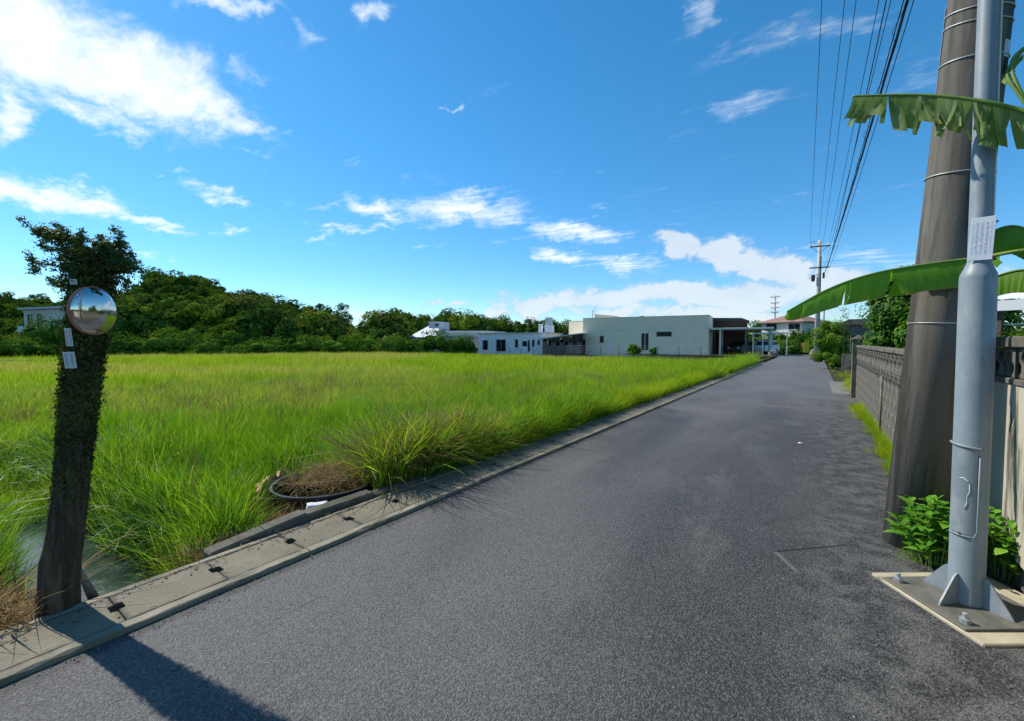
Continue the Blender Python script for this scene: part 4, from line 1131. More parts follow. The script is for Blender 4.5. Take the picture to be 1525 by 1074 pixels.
b = bmesh.new(); base = [b.verts.new(v) for v in ((-.16, -.16, 1.562), (.18, -.16, 1.562), (.18, .18, 1.562), (-.16, .18, 1.562))]; mid = [b.verts.new((v.co.x, v.co.y, 1.61)) for v in base]; t_ = b.verts.new((.01, .01, 1.72))
b.faces.new(base[::-1])
for i in range(4): b.faces.new((base[i], base[(i + 1) % 4], mid[(i + 1) % 4], mid[i])); b.faces.new((mid[i], mid[(i + 1) % 4], t_))
me = bpy.data.meshes.new('cap'); b.to_mesh(me); b.free(); link('cap', me, M['block_top'], gpil)
# the wall's gate return and the far garden wall
gw2 = empty('garden_wall', (1.1, 27.5, 0), R(-12), label='low dark garden wall beyond the driveway', cat='wall')
for k in range(9):
    for r_ in range(4):
        MB().box(k * .5 + .003, k * .5 + .497, 0, .12, -.1 + r_ * .25 + .003, -.1 + r_ * .25 + .247, .006).build('block', M['block'], gw2)
p = gp(1233, 541); 
fp2 = empty('gate_pillar', (p.x, p.y, 0), R(5), label='short dark pillar right of the pale concrete pole down the road', cat='pillar')
MB().box(-.22, .22, -.2, .2, -.1, 1.5, .015).build('shaft', M['block'], fp2); MB().box(-.25, .25, -.23, .23, 1.502, 1.57, .01).build('cap', M['block_top'], fp2)
# grey garden house with gable
q = ground_at(1252, 26); q.z = 0
gg = empty('garden_house', q, R(-6), label='small grey gabled garden house behind the roadside bushes', cat='house')
hw_ = top_h(484, 26)
wall_holes(1.9, hw_, .12, [[.5, .85, 1.0, 1.9], [1.15, 1.5, 1.0, 1.9]]).build('front_wall', M['shed'], gg)
MB().box(.12, 1.78, 1.9, 2.0, 0, hw_).build('back_wall', M['shed'], gg); MB().box(0, .12, .12, 2.0, 0, hw_).build('side_wall', M['shed'], gg); MB().box(1.78, 1.9, .12, 2.0, 0, hw_).build('side_wall', M['shed'], gg)
window(gg, .5, .85, 1.0, 1.9, fr=.03); window(gg, 1.15, 1.5, 1.0, 1.9, fr=.03)
MB().prism([(-.15, hw_), (2.05, hw_), (1.55, hw_ + .32), (.35, hw_ + .32)], 2.3, Matrix.Translation((0, -.15, 0))).build('roof', M['shed'], gg)
# thin steel frame by the wall
g_ = gp(1270, 552); 
fr_ = empty('steel_frame', (g_.x, g_.y, 0), R(10), label='thin rusty steel frame between the garden bush and the gate pillar', cat='frame')
for x in (0, .35): MB().box(x - .02, x + .02, -.02, .02, 0, 1.25).build('post', M['dark_metal'], fr_)
for z_ in (.9, 1.2): MB().box(.022, .328, -.015, .015, z_, z_ + .03).build('rail', M['dark_metal'], fr_)

# shrubs and tree on the right
p = ground_at(1243, 24); p.z = 0
shrub(p, hpx(42, 24) * 1.05, top_h(475, 24), 'bright feathery green bush beyond the driveway', M['shrub_b'], .075, 22000, 411, d=1.3)
rg5 = np.random.default_rng(9)
tree('garden_tree', (2.0, 14.4, 0), 3.2, .95, 'leafy garden tree rising behind the gate pillar and wall', M['tree_near'], .24, .095, 26000, seed=5, trunk_r=.06, crad=.46, nclump=90)
tree('garden_tree', (2.3, 12.3, 0), 2.5, .85, 'second leafy tree partly hidden behind the leaning utility pole', M['tree_near'], .24, .095, 16000, seed=6, trunk_r=.05, crad=.46, nclump=70)
p = at(1258, 475, 19)
tree('sapling', (p.x, p.y, 0), 3.15, .36, 'thin sapling with sparse leaves against the sky beyond the pillar', M['ivy'], .55, .06, 130, seed=8, trunk_r=.012, with_core=False, crad=.5, nclump=14)

# near wall: stained plaster with one row of openwork
NX = 1.06
nw = empty('plastered_wall', (NX, 1.0, 0), R(90), label='stained plastered garden wall with openwork blocks beside the street light', cat='wall')
NL = 4.33
MB().box(0, NL, -.14, 0, .17, 1.265, .004).build('plaster', M['plaster'], nw)
MB().box(0, NL, -.12, -.02, -.1, .168, .004).build('footing', M['block'], nw)
MB().box(0, NL, -.15, .012, 1.267, 1.305, .004).build('ledge', M['block_top'], nw)
k = 0
x = -.02
while x < NL - .39:
    link('openwork_block', open_me, None, nw, loc=(x + .02, -.01, 1.307)); x += BW
for k in range(7): MB().box(k * NL / 7 + .003, (k + 1) * NL / 7 - .003, -.16, .02, 1.506, 1.58, .008).build('coping_stone', M['block_top'], nw)
link('block', bmesh_half, None, nw, loc=(NL - .22, -.01, 1.307))
MB().tube([(WX - .02, 9.3, .02), (WX - .02, 9.3, .98)], .014, 8).build('drain_pipe', M['kerb'], smooth=True, label='thin pale pipe standing upright against the block wall', cat='pipe')
# corrugated white sheet roof behind the wall
r0_, r1_ = at(1466, 464, 5.2), at(1700, 464, 4.2)
ac_, Lc_ = front(r0_, r1_)
cs = empty('corrugated_roof', (r0_.x, r0_.y, r0_.z), ac_, label='white corrugated sheet behind the plastered wall under the banana leaves', cat='roof')
V = []; n_ = 90
for i in range(n_ + 1):
    u = i / n_ * Lc_
    V += [(u, 0, .135 + .003 * math.cos(u * 60)), (u, .9, .30 + .003 * math.cos(u * 60))]
link('sheet', npmesh('sheet', V, [(2 * i, 2 * i + 2, 2 * i + 3, 2 * i + 1) for i in range(n_)]), M['corr'], cs)
MB().box(0, Lc_, -.01, .015, 0, .12).build('fascia', M['corr'], cs)
MB().tube([(-.02, .1, -.16), (Lc_ * .5, .1, -.16)], .01, 6).build('rail', M['corr'], cs)
for x in (.1, Lc_ / 2, Lc_ - .1): MB().box(x - .03, x + .03, .05, .11, -r0_.z, .0).build('post', M['bark'], cs)
shrub((1.62, 5.7, 0), 1.3, 1.76, 'leafy garden hedge showing just over the plastered wall', M['shrub_b'], .06, 7000, 55)

# ------------------------------------------------------------------ near utility pole
ub = Vector((.66, 4.40, 0)); ut = at(1460, 0, 3.02)
ax = (ut - ub); lean_dir = ax.normalized()
up_ = empty('power_pole', ub, 0, label='thick leaning concrete utility pole behind the pale street light pole', cat='utility pole')
q_ = lean_dir.to_track_quat('Z', 'Y'); up_.rotation_euler = q_.to_euler()
PR0, PR1, PL = .195, .125, 10.2
MB().tube([(0, 0, -.4), (0, 0, 2), (0, 0, 5), (0, 0, PL)], [PR0, PR0 - .014, PR0 - .034, PR1], 40).build('shaft', M['pole_conc'], up_, True)
def pole_r(h): return PR0 - (PR0 - PR1) * h / PL
def hit_h(px, py):                        # height on the pole's axis of a photo pixel
    d = ray(px, py).normalized(); w0 = CP - ub; aa = d.dot(d); b_ = d.dot(lean_dir); c_ = 1.; d_ = d.dot(w0); e_ = lean_dir.dot(w0)
    return (aa * e_ - b_ * d_) / (aa * c_ - b_ * b_)
BND = []
for (px, py, dip) in ((1440, 26, .05), (1436, 46, .05), (1430, 100, .03), (1412, 266, .015), (1395, 483, .0)):
    h = hit_h(px, py); r = pole_r(h) + .004
    pts_ = [(r * math.cos(2 * math.pi * k / 32), r * math.sin(2 * math.pi * k / 32), h + dip * math.cos(2 * math.pi * k / 32 - .3)) for k in range(33)]
    MB().tube(pts_, .005 if py < 400 else .004, 6, caps=False).build('strap', M['galv'], up_, True)
    BND.append(h)
# number plate: long white strip on the left face
toL = (up_.rotation_euler.to_matrix().inverted() @ Vector((-1, -.35, 0))); angL = math.atan2(toL.y, toL.x)
def arc_plate(h0, h1, r, a0, a1, thick=.003, n=6):
    m = MB(); bm = m.bm; g = []
    for i in range(n + 1):
        a_ = a0 + (a1 - a0) * i / n
        g.append([bm.verts.new(((r + dr) * math.cos(a_), (r + dr) * math.sin(a_), h)) for dr, h in ((0, h0), (0, h1), (thick, h1), (thick, h0))])
    for i in range(n):
        for k in range(4): bm.faces.new((g[i][k], g[i][(k + 1) % 4], g[i + 1][(k + 1) % 4], g[i + 1][k]))
    bm.faces.new(g[0][::-1]); bm.faces.new(g[-1]); return m
ha, hb_ = hit_h(1402, 138), hit_h(1412, 8)
arc_plate(ha, hb_, pole_r(ha) + .001, angL - .75, angL - .38).build('number_plate', M['plate'], up_)
toR = (up_.rotation_euler.to_matrix().inverted() @ Vector((.75, -.66, 0))); angR = math.atan2(toR.y, toR.x)
hc = hit_h(1480, 86); arc_plate(hc - .05, hc + .06, pole_r(hc) + .001, angR - .05, angR + .28).build('number_plate', M['plate'], up_)
for z_, hw in ((9.75, .75), (8.9, .7)):
    MB().box(-hw, hw, -.24, -.15, z_ - .04, z_ + .04, .006).build('crossarm', M['galv'], up_)
for x in (-.68, -.25, .3, .68): MB().lathe([(0, 0), (.05, 0), (.03, .07), (.06, .09), (.03, .15), (.055, .17), (.02, .23), (0, .23)], 10).build('insulator', M['galv'], up_, loc=(x, -.19, 9.79))

# overhead wires: far pole -> near pole (and beyond it over the camera)
fb = Vector((farpole.location.x, farpole.location.y, 0))
WR = [  # x at the top edge of the photo, far offset, far height, radius, sag, label
    (1224, -.58, z1 + .25, .007, .25, 'leftmost thin wire hanging over the road'), (1258, -.10, z1 + .25, .007, .25, 'second thin wire from the left over the road'), (1275, .20, z1 + .1, .007, .25, 'third thin wire, close right of the second'),
    (1309, .56, z1 + .25, .008, .3, 'fourth wire, leftmost of the close group near the pole'), (1320, .55, z2 + .05, .009, .3, 'fifth wire, second of the close group near the pole'), (1327, .35, z2 + .05, .006, .3, 'sixth wire, thinnest of the close group'),
    (1346, .30, z3 + .25, .008, .35, 'thin wire running right beside the thick bundled cable'), (1352, .24, z3 + .1, .02, .38, 'thick twisted bundle of black cables over the road'), (1361, .45, z3 + .2, .007, .38, 'rightmost thin wire, beyond the thick bundled cable')]
for (px, off, fz, r, sag, lb) in WR:
    a_ = Vector((fb.x + off, fb.y, fz))
    # far end, a point seen at the top edge, on to the near pole and past it
    zt_ = (fz + .25 - CAM_H) / (ray(px, 0).z)
    b_ = CP + ray(px, 0) * zt_
    d_ = (b_ - a_); e_ = a_ + d_ * ((a_.y - 2.0) / (a_.y - b_.y))
    L_ = []
    n_ = 40
    for k in range(n_ + 1):
        t_ = k / n_; q = a_.lerp(e_, t_)
        tb_ = (a_.y - b_.y) / (a_.y - 2.0)
        q.z -= sag * 4 * t_ * (1 - t_) - sag * 4 * tb_ * (1 - tb_) * (t_ / tb_)
        L_.append(q)
    m = MB()
    if r > .015:
        for ph in (0, 2.1, 4.2):
            m.tube([q + Vector((math.cos(ph + i * 1.3) * .012, 0, math.sin(ph + i * 1.3) * .012)) for i, q in enumerate(L_)], .011, 6)
        rb = random.Random(4)
        for i in range(16, 37, 2):
            q = L_[i]; q2 = L_[i + 1]
            m.tube([q, q.lerp(q2, .5) + Vector((-.07 - rb.random() * .03, 0, -.06)), q2], .004, 4)
    else: m.tube(L_, r, 6)
    m.build('overhead_wire', M['cable'], smooth=True, label=lb, cat='wire', group='overhead wires along the road')

# ------------------------------------------------------------------ street light pole with base plate
E1_, E2_ = Vector((.58, -.815, 0)), Vector((.815, .58, 0))
padc = gp(1297, 856) + E1_ * .34 + E2_ * .36
pang = math.atan2(E2_.y, E2_.x)
pad = MB().box(-.36, .36, -.34, .34, -.1, .018, .006).build('concrete_pad', M['pad'], loc=(padc.x, padc.y, 0), rot=(0, 0, pang), label='square buff concrete pad under the street light base', cat='pad')
sp = gp(1438, 893, .035)
sl = empty('street_light', (sp.x, sp.y, .02), pang, label='pale blue-grey steel street light pole with a bolted base plate', cat='street light')
MB().box(-.27, .27, -.255, .255, 0, .014, .003).build('base_plate', M['plate_steel'], sl)
r0 = .077
zs_ = top_h(397, 2.58)
# measured heights along the pole
def pole_height(py, px=1450):
    d = ray(px, py); t_ = math.hypot(sp.x, sp.y) / math.hypot(d.x, d.y); return CAM_H + d.z * t_ - .02
sl.rotation_euler = (0, R(-.55), pang)
hs = pole_height(398); h1_ = pole_height(412)
prof = [(r0 + .002, .0), (r0 + .002, .012), (r0, .02), (r0, h1_ - .01), (r0 - .003, h1_ + .01), (r0 - .010, h1_ + .025), (r0 - .022, hs + .005), (.049, hs + .02), (.047, hs + .03), (.042, 4.6), (.039, 6.0), (0, 6.0)]
autosmooth(MB().lathe(prof, 48).build('shaft', M['pole_steel'], sl), 50)
for k in range(4):
    fin = MB().prism([(r0 - .005, .014), (r0 + .135, .014), (r0 + .125, .035), (r0 + .03, .17), (r0 + .012, .185), (r0 - .005, .185)], .009)
    o = fin.build('fin', M['pole_steel'], sl); o.rotation_euler = (0, 0, R(90 * k + 12)); 
for (x, y) in ((-.215, -.2), (.215, -.2), (-.215, .2), (.215, .2)):

    m = MB(); m.lathe([(0, .014), (.024, .014), (.024, .038), (0, .038)], 6); m.lathe([(0, .036), (.0115, .036), (.0115, .066), (0, .07)], 12)
    m.build('bolt', M['galv'], sl, loc=(x, y, 0))
def facing(px, py):                        # local angle on the pole that faces the camera
    v = (CP - sp); v.z = 0; return math.atan2(v.y, v.x) - pang
fa = facing(0, 0)
def arc_tube(h, r, a0, a1, tr, n=14, h2=None):
    return [(r * math.cos(a0 + (a1 - a0) * k / n), r * math.sin(a0 + (a1 - a0) * k / n), h + ((h2 or h) - h) * k / n) for k in range(n + 1)]
hA, hB = pole_height(795), pole_height(662)
# service hatch: raised plate with a bead round it
arc_plate(hA + .01, hB - .015, r0 + .0005, fa - 1.15, fa + .35, .004, 16).build('hatch', M['pole_steel'], sl)
bead = MB()
hp = arc_tube(hA, r0 + .004, fa - 1.25, fa + .30, 0) + [(( r0 + .004) * math.cos(fa + .42), (r0 + .004) * math.sin(fa + .42), hA + .03)] + [((r0 + .004) * math.cos(fa + .45), (r0 + .004) * math.sin(fa + .45), hB - .05)]
bead.tube(hp, .0045, 8); bead.build('hatch_seam', M['pole_steel'], sl, True)
MB().tube(arc_tube(hB + .008, r0 + .006, fa - 1.45, fa + .55, 0, h2=hB - .012), .007, 8).build('hatch_hood', M['pole_steel'], sl, True)
for k, h_ in enumerate((hA + .012, hB - .004)):
    MB().lathe([(0, .008), (.006, .006), (.008, 0)], 10, Matrix.Translation(((r0 + .004) * math.cos(fa - .45), (r0 + .004) * math.sin(fa - .45), h_)) @ Matrix.Rotation(fa - .45, 4, 'Z') @ Matrix.Rotation(R(90), 4, 'Y')).build('screw', M['plate_steel'], sl)
# old glue marks on the hatch
gm_ = pmat('dried_glue', (.42, .48, .52), (.56, .60, .62), 20., .5, .4, 60., .4)
glue = MB()
def onp(a_, h): return ((r0 + .0052) * math.cos(fa + a_), (r0 + .0052) * math.sin(fa + a_), h)
hm_ = (hA + hB) / 2
glue.tube([onp(-.55, hm_ + .07), onp(-.35, hm_ + .075), onp(-.1, hm_ + .06), onp(.0, hm_ + .045)], [.002, .0035, .003, .0015], 6)
glue.tube([onp(-.02, hm_ + .045), onp(-.0, hm_ + .0), onp(-.12, hm_ - .03), onp(-.12, hm_ - .07), onp(-.22, hm_ - .10)], [.0015, .0025, .0015, .003, .0035], 6)
glue.build('glue_mark', gm_, sl, True)
# lamp head, above the frame
MB().tube([(0, 0, 5.9), (-.05 * math.cos(pang), .05, 6.1), (-.9 * math.cos(pang), .9 * math.sin(pang), 6.35)], .03, 10).build('lamp_arm', M['pole_steel'], sl, True)
MB().box(-.28, .28, -.11, .11, -.05, .05, .03, Matrix.Translation((-1.05 * math.cos(pang), 1.05 * math.sin(pang), 6.37))).build('lamp_head', M['galv'], sl)
# sign plate round the upper pole
sgn = empty('pole_sign', (sp.x, sp.y, .02), pang, label='small white sign plate with faded writing wrapped round the street light pole', cat='sign')
s0, s1 = pole_height(394), pole_height(329)
sc_ = (s0 + s1) / 2
o = MB().box(-.047, .047, 0, .003, s0 + .012 - sc_, s1 - sc_, .001).build('plate', M['sign'], sgn)
o.rotation_euler = (0, R(2.0), fa + R(90) - .12)
va = fa - .12; o.location = (.056 * math.cos(va) - .012, .056 * math.sin(va) - .012, sc_)
for h_ in (s0 + .02, s1 - .02):
    MB().tube(arc_tube(h_, .053, 0, 6.28, 0, 24), .0035, 6, caps=False).build('band', M['galv'] if h_ > s0 + .1 else M['dark_metal'], sgn, True)
# cable running down the upper pole
MB().tube([(.050 * math.cos(fa + 1.35), .050 * math.sin(fa + 1.35), s1 + .01), (.046 * math.cos(fa + 1.35), .046 * math.sin(fa + 1.35), 6.)], .005, 6).build('thin_cable', M['beam'], sl)

# ------------------------------------------------------------------ banana plant
def leaf_path(pts, n=40):
    P = [Vector(p) for p in pts]; out = []
    m_ = len(P) - 1
    for i in range(n + 1):
        t = i / n * m_; k = min(int(t), m_ - 1); u = t - k
        p0, p1, p2, p3 = P[max(k - 1, 0)], P[k], P[k + 1], P[min(k + 2, m_)]
        out.append(.5 * ((2 * p1) + (p2 - p0) * u + (2 * p0 - 5 * p1 + 4 * p2 - p3) * u * u + (3 * p1 - p0 - 3 * p2 + p3) * u ** 3))
    return out
def banana_leaf(root, pts, width, angs, tears, rg, ragged=.0, mat=None, lat=None, stalk=.12, taper=.9, name='leaf', len_var=0.):
    path = leaf_path(pts, 64)
    n = len(path) - 1
    MB().tube(path, [.013 * (1 - .8 * i / n) + .002 for i in range(n + 1)], 7).build('midrib', M['rib'], root, True)
    V, F, VN = [], [], []
    for side, ang in zip((-1, 1), angs):
        i0 = int(stalk * n)
        cuts = sorted({i0, n} | {int(rg.uniform(i0 + 1, n)) for _ in range(tears[0 if side < 0 else 1])})
        for a_, b_ in zip(cuts[:-1], cuts[1:]):
            if b_ <= a_: continue
            sw = rg.uniform(-1, 1) * ragged; ll = 1 - rg.random() * len_var; da = rg.uniform(-.25, .25) * (1 if ragged else .3)
            fine = max(2, (b_ - a_) + 1); base = len(V); U = 6
            for j in range(fine):
                i = a_ + (b_ - a_) * j / (fine - 1); ii = min(int(i), n - 1); q = path[ii].lerp(path[ii + 1], i - ii)
                tt = max(0., (i / n - stalk) / (1 - stalk))
                w = width * (min(1, (tt + .04) * 5) ** .7) * (max(0, 1 - tt ** 3.2 * taper) ** .5) * ll
                tan = (path[min(ii + 1, n)] - path[max(ii - 1, 0)]).normalized()
                L_ = tan.cross(Vector((0, 0, 1))).normalized() * side
                Dn = Vector((0, 0, -1))
                pinch = (j / (fine - 1) - .5) * (b_ - a_) / n
                for k in range(U + 1):
                    u = k / U; aa = ang + da + .5 * u * ragged
                    v = q + L_ * (math.cos(aa) * w * u) + Dn * (math.sin(aa) * w * u + .25 * w * u * u * (.5 if not ragged else .3))
                    v += tan * (sw * .10 * u * u - pinch * (.35 * ragged) * u)
                    v += L_ * .006 * math.sin(i * 2.3) * u
                    V.append(v[:]); VN.append((i, u, side))
            for j in range(fine - 1):
                for k in range(U):
                    q0_ = base + j * (U + 1) + k; F.append((q0_, q0_ + 1, q0_ + U + 2, q0_ + U + 1))
    me = npmesh(name, V, F)
    at_ = me.attributes.new('vein', 'FLOAT_VECTOR', 'POINT'); at_.data.foreach_set('vector', np.asarray(VN, np.float32).ravel())
    link(name, me, mat or M['banana'], root, smooth=True)
rgb = np.random.default_rng(31)
bp = empty('banana_plant', (1.75, 4.55, 0), 0, label='banana plant behind the wall reaching broad torn leaves over the road', cat='plant')
inv_b = Matrix.Translation(-bp.location)
def bl(px, py, z): return at(px, py, z) - bp.location
MB().tube([(0, 0, -.1), (.02, 0, 1.0), (-.03, 0, 2.0), (-.05, 0, 2.6)], [.13, .11, .09, .05], 14).build('stem', M['rib'], bp, True)
CR = Vector((-.05, 0, 2.15))
# long lower leaf

banana_leaf(bp, [CR, bl(1540, 372, 2.75), bl(1460, 384, 2.92), bl(1380, 394, 3.02), bl(1300, 408, 3.12), bl(1235, 430, 3.22), bl(1172, 464, 3.3)], .185, (1.30, 1.0), (7, 7), rgb, .45, stalk=.28, taper=.97)
# upper torn leaf
banana_leaf(bp, [CR + Vector((0, 0, .4)), bl(1590, 190, 2.22), bl(1505, 160, 2.26), bl(1430, 146, 2.38), bl(1360, 141, 2.52), bl(1270, 143, 2.72)], .225, (1.45, 1.30), (22, 26), rgb, .6, M['banana_dry'], stalk=.22, taper=.25, len_var=.42)
# leaves at the right edge
banana_leaf(bp, [CR, bl(1560, 350, 2.9), bl(1500, 338, 3.0), bl(1440, 368, 3.1), bl(1405, 395, 3.15)], .20, (.75, .8), (3, 4), rgb, .15, stalk=.12)
banana_leaf(bp, [CR + Vector((0, 0, -.1)), bl(1600, 420, 2.9), bl(1530, 402, 3.1), bl(1470, 418, 3.25), bl(1430, 450, 3.3)], .17, (.9, .9), (3, 3), rgb, .2, stalk=.12)
banana_leaf(bp, [CR + Vector((0, 0, .3)), bl(1590, 260, 2.9), bl(1560, 205, 2.8), bl(1525, 190, 2.75), bl(1515, 205, 2.75)], .12, (1.3, 1.3), (8, 8), rgb, .5, M['banana_dry'], stalk=.3, len_var=.3)
for q0_, q1_ in (((1500, 110), (1524, 82)), ((1506, 96), (1530, 66))): banana_leaf(bp, [bl(1560, 230, 2.7), bl(1530, 160, 2.75), bl(*q0_, 2.85), bl(*q1_, 2.9)], .035, (.9, .9), (2, 2), rgb, .3, M['banana_dry'], stalk=.55)
banana_leaf(bp, [CR + Vector((0, 0, .3)), (.5, .1, 3.1), (1.1, .2, 3.3), (1.7, .3, 2.9)], .25, (.6, .6), (6, 6), rgb, .3)
banana_leaf(bp, [CR + Vector((0, 0, .3)), (.2, -.5, 3.3), (.3, -1.0, 3.4), (.4, -1.6, 3.0)], .25, (.6, .6), (6, 6), rgb, .3)
banana_leaf(bp, [CR + Vector((0, 0, .0)), (.1, .5, 2.9), (0, 1.1, 2.9), (-.1, 1.6, 2.5)], .25, (.6, .6), (6, 6), rgb, .3)

# ------------------------------------------------------------------ leafy weeds at the foot of the poles
def herb(base, w, h, n, label, seed, size=.105):
    rg = np.random.default_rng(seed)
    root = empty('leafy_weed', base, 0, label=label, cat='plant')
    st = MB(); V, F = [], []
    for s_ in range(n):
        a_ = rg.uniform(0, 6.28); q = w * math.sqrt(rg.random()); hh_ = h * (1 - .55 * (q / w) ** 2) * rg.uniform(.7, 1.1)
        tip = Vector((math.cos(a_) * q, math.sin(a_) * q, hh_)); b0 = Vector((math.cos(a_) * q * .45, math.sin(a_) * q * .45, 0)); md = b0.lerp(tip, .5) + Vector((0, 0, hh_ * .12))
        st.tube([b0, md, tip], [.004, .003, .0015], 4)
        nl = int(7 + hh_ * 16)
        for k in range(nl):
            t_ = .22 + .78 * k / (nl - 1); p_ = b0.lerp(md, t_ * 2) if t_ < .5 else md.lerp(tip, t_ * 2 - 1)
            la = k * 2.4 + rg.uniform(-.4, .4); el_ = rg.uniform(.05, .75) + (.4 if k > nl - 3 else 0)
            D = Vector((math.cos(la) * math.cos(el_), math.sin(la) * math.cos(el_), math.sin(el_))); Sd = D.cross(Vector((0, 0, 1))).normalized(); Nn = Sd.cross(D).normalized()
            L_ = size * rg.uniform(.6, 1.25) * (.75 if k > nl - 3 else 1); W_ = L_ * .25
            b_ = len(V)
            prof_ = [(0, 0), (.18, .55), (.42, 1.), (.7, .72), (1.0, 0)]
            for (u, ww) in prof_:
                c_ = p_ + D * (u * L_ + .008) - Vector((0, 0, 1)) * (.22 * L_ * u * u)
                V += [(c_ + Sd * W_ * ww + Nn * W_ * .25 * ww)[:], c_[:], (c_ - Sd * W_ * ww + Nn * W_ * .25 * ww)[:]]
            for k2 in range(4):
                for k3 in range(2):
                    q0_ = b_ + k2 * 3 + k3; F.append((q0_, q0_ + 1, q0_ + 4, q0_ + 3))
    st.build('stems', M['rib'], root)
    link('leaves', npmesh('leaves', V, F), M['herb'], root, smooth=True)
g_ = gp(1392, 842); herb((g_.x, g_.y, 0), .23, .50, 34, 'bright green leafy weed between the leaning utility pole and the street light', 5)
g_ = gp(1500, 862); herb((g_.x - .02, g_.y + .05, 0), .25, .50, 36, 'bright leafy weed at the plastered wall right of the street light', 6)

# ------------------------------------------------------------------ overgrown pole with mirror
pb_ = gp(86, 916, 0.0)
def trunk_pt(px, py): 
    return at(px, py, 2.46 + (916 - py) / 575 * .04)
TP = [trunk_pt(84, 930), trunk_pt(88, 860), trunk_pt(100, 780), trunk_pt(108, 700), trunk_pt(116, 620), trunk_pt(124, 540), trunk_pt(132, 470), trunk_pt(140, 410), trunk_pt(146, 372)]
TP[0].z = -.45
TR = [.105, .086, .079, .076, .075, .074, .073, .070, .055]
op = empty('overgrown_pole', (pb_.x, pb_.y, 0), 0, label='old dark wooden pole overgrown with creeper, carrying the round mirror', cat='pole')
Lc = [p_ - op.location for p_ in TP]
m = MB(); m.tube(leaf_path(Lc, 26), [float(np.interp(i / 26 * 8, range(9), TR)) for i in range(27)], 26)
for v in m.bm.verts:                       # weathered grooves down the wood
    a_ = math.atan2(v.co.y - 0, v.co.x - 0)
    v.co += Vector((random.uniform(-1, 1), random.uniform(-1, 1), 0)) * .003 + Vector((math.sin(v.co.x * 190 + v.co.z), math.cos(v.co.y * 170), 0)) * .004
m.build('post', M['wood_old'], op, True)
rgi = np.random.default_rng(12)
def along(t):
    t = np.clip(t, 0, 7.999); k = t.astype(int); u = (t - k)[:, None]
    A = np.array([p_[:] for p_ in Lc]); return A[k] * (1 - u) + A[k + 1] * u
nI = 14000
tt = rgi.uniform(3.6, 7.9, nI); tt = np.where(rgi.random(nI) < .17, 3.7 - np.abs(rgi.normal(0, .75, nI)), tt); c_ = along(tt); aa = rgi.uniform(0, 2 * np.pi, nI)
fat = np.interp(tt, [3.4, 4, 5, 6, 7, 8], [.004, .010, .015, .018, .028, .045])
rr_ = .074 + np.abs(rgi.normal(0, 1, nI)) * fat
dirs = np.stack([np.cos(aa), np.sin(aa), rgi.uniform(-.2, .2, nI)], 1)
V, F = leaves(c_ + dirs * rr_[:, None], dirs + rgi.normal(0, .6, (nI, 3)), rgi.uniform(.012, .03, nI), rgi, .5, .1, .3)
link('creeper', npmesh('creeper', V, F), M['ivy_dark'], op)
# bushy head with branches
hb0 = Lc[8]
heads = []
def hd(px, py, z, rx, rz_): 
    q = at(px, py, z) - op.location; return (q[:], (rx, rx, rz_))
HB = [hd(138, 400, 2.50, .14, .11), hd(105, 392, 2.46, .09, .08), hd(168, 394, 2.5, .09, .09), hd(95, 365, 2.45, .10, .06), hd(170, 372, 2.52, .09, .05), hd(128, 425, 2.5, .11, .09), hd(75, 352, 2.42, .06, .03), hd(185, 400, 2.5, .07, .06)]
P, N = cluster_points(HB, 70, 9500, rgi, .42, .8, .16)
V, F = leaves(P, N, rgi.uniform(.012, .026, len(P)), rgi, .42, .1, .2)
link('crown', npmesh('crown', V, F), M['ivy'], op)
br = MB(); PL_, NL_ = [], []
BR = [[(130, 400), (95, 370), (60, 350), (28, 325)], [(130, 400), (90, 362), (62, 338)], [(120, 410), (80, 395), (55, 392), (42, 378)], [(60, 400), (50, 405), (48, 385)], [(140, 390), (172, 368), (180, 350), (168, 342)], [(150, 400), (190, 395), (214, 405)], [(150, 400), (185, 378), (200, 385), (196, 410)],
      [(140, 380), (150, 362), (150, 352)], [(120, 385), (118, 360), (122, 345)], [(90, 370), (72, 372), (60, 362)], [(120, 420), (85, 425), (75, 415)], [(160, 410), (190, 418), (186, 428)], [(95, 360), (100, 345), (80, 335)]]
for i, b in enumerate(BR):
    zz_ = 2.46 + .03 * math.sin(i * 2.1)
    pth = leaf_path([at(x_, y_, zz_ + .015 * j) - op.location for j, (x_, y_) in enumerate(b)], 18)
    br.tube(pth, [.006 * (1 - .7 * k / 18) for k in range(19)], 5)
    for k in range(4, 19):
        for _ in range(17 if k > 8 else 8): PL_.append((pth[k] + Vector(rgi.normal(0, .0105, 3)))[:]); NL_.append(rgi.normal(0, 1, 3) + (0, 0, .6))
br.build('branches', M['bark'], op)
V, F = leaves(np.array(PL_), np.array(NL_), rgi.uniform(.012, .024, len(PL_)), rgi, .4, .1, .2)
link('sprays', npmesh('sprays', V, F), M['ivy'], op)
link('exposed_root', MB().tube([(0.02, .02, -.5), (-.06, -.1, -.12), (-.12, -.18, -.35)], [.05, .04, .03], 8).mesh('exposed_root'), M['wood_old'], op, True)

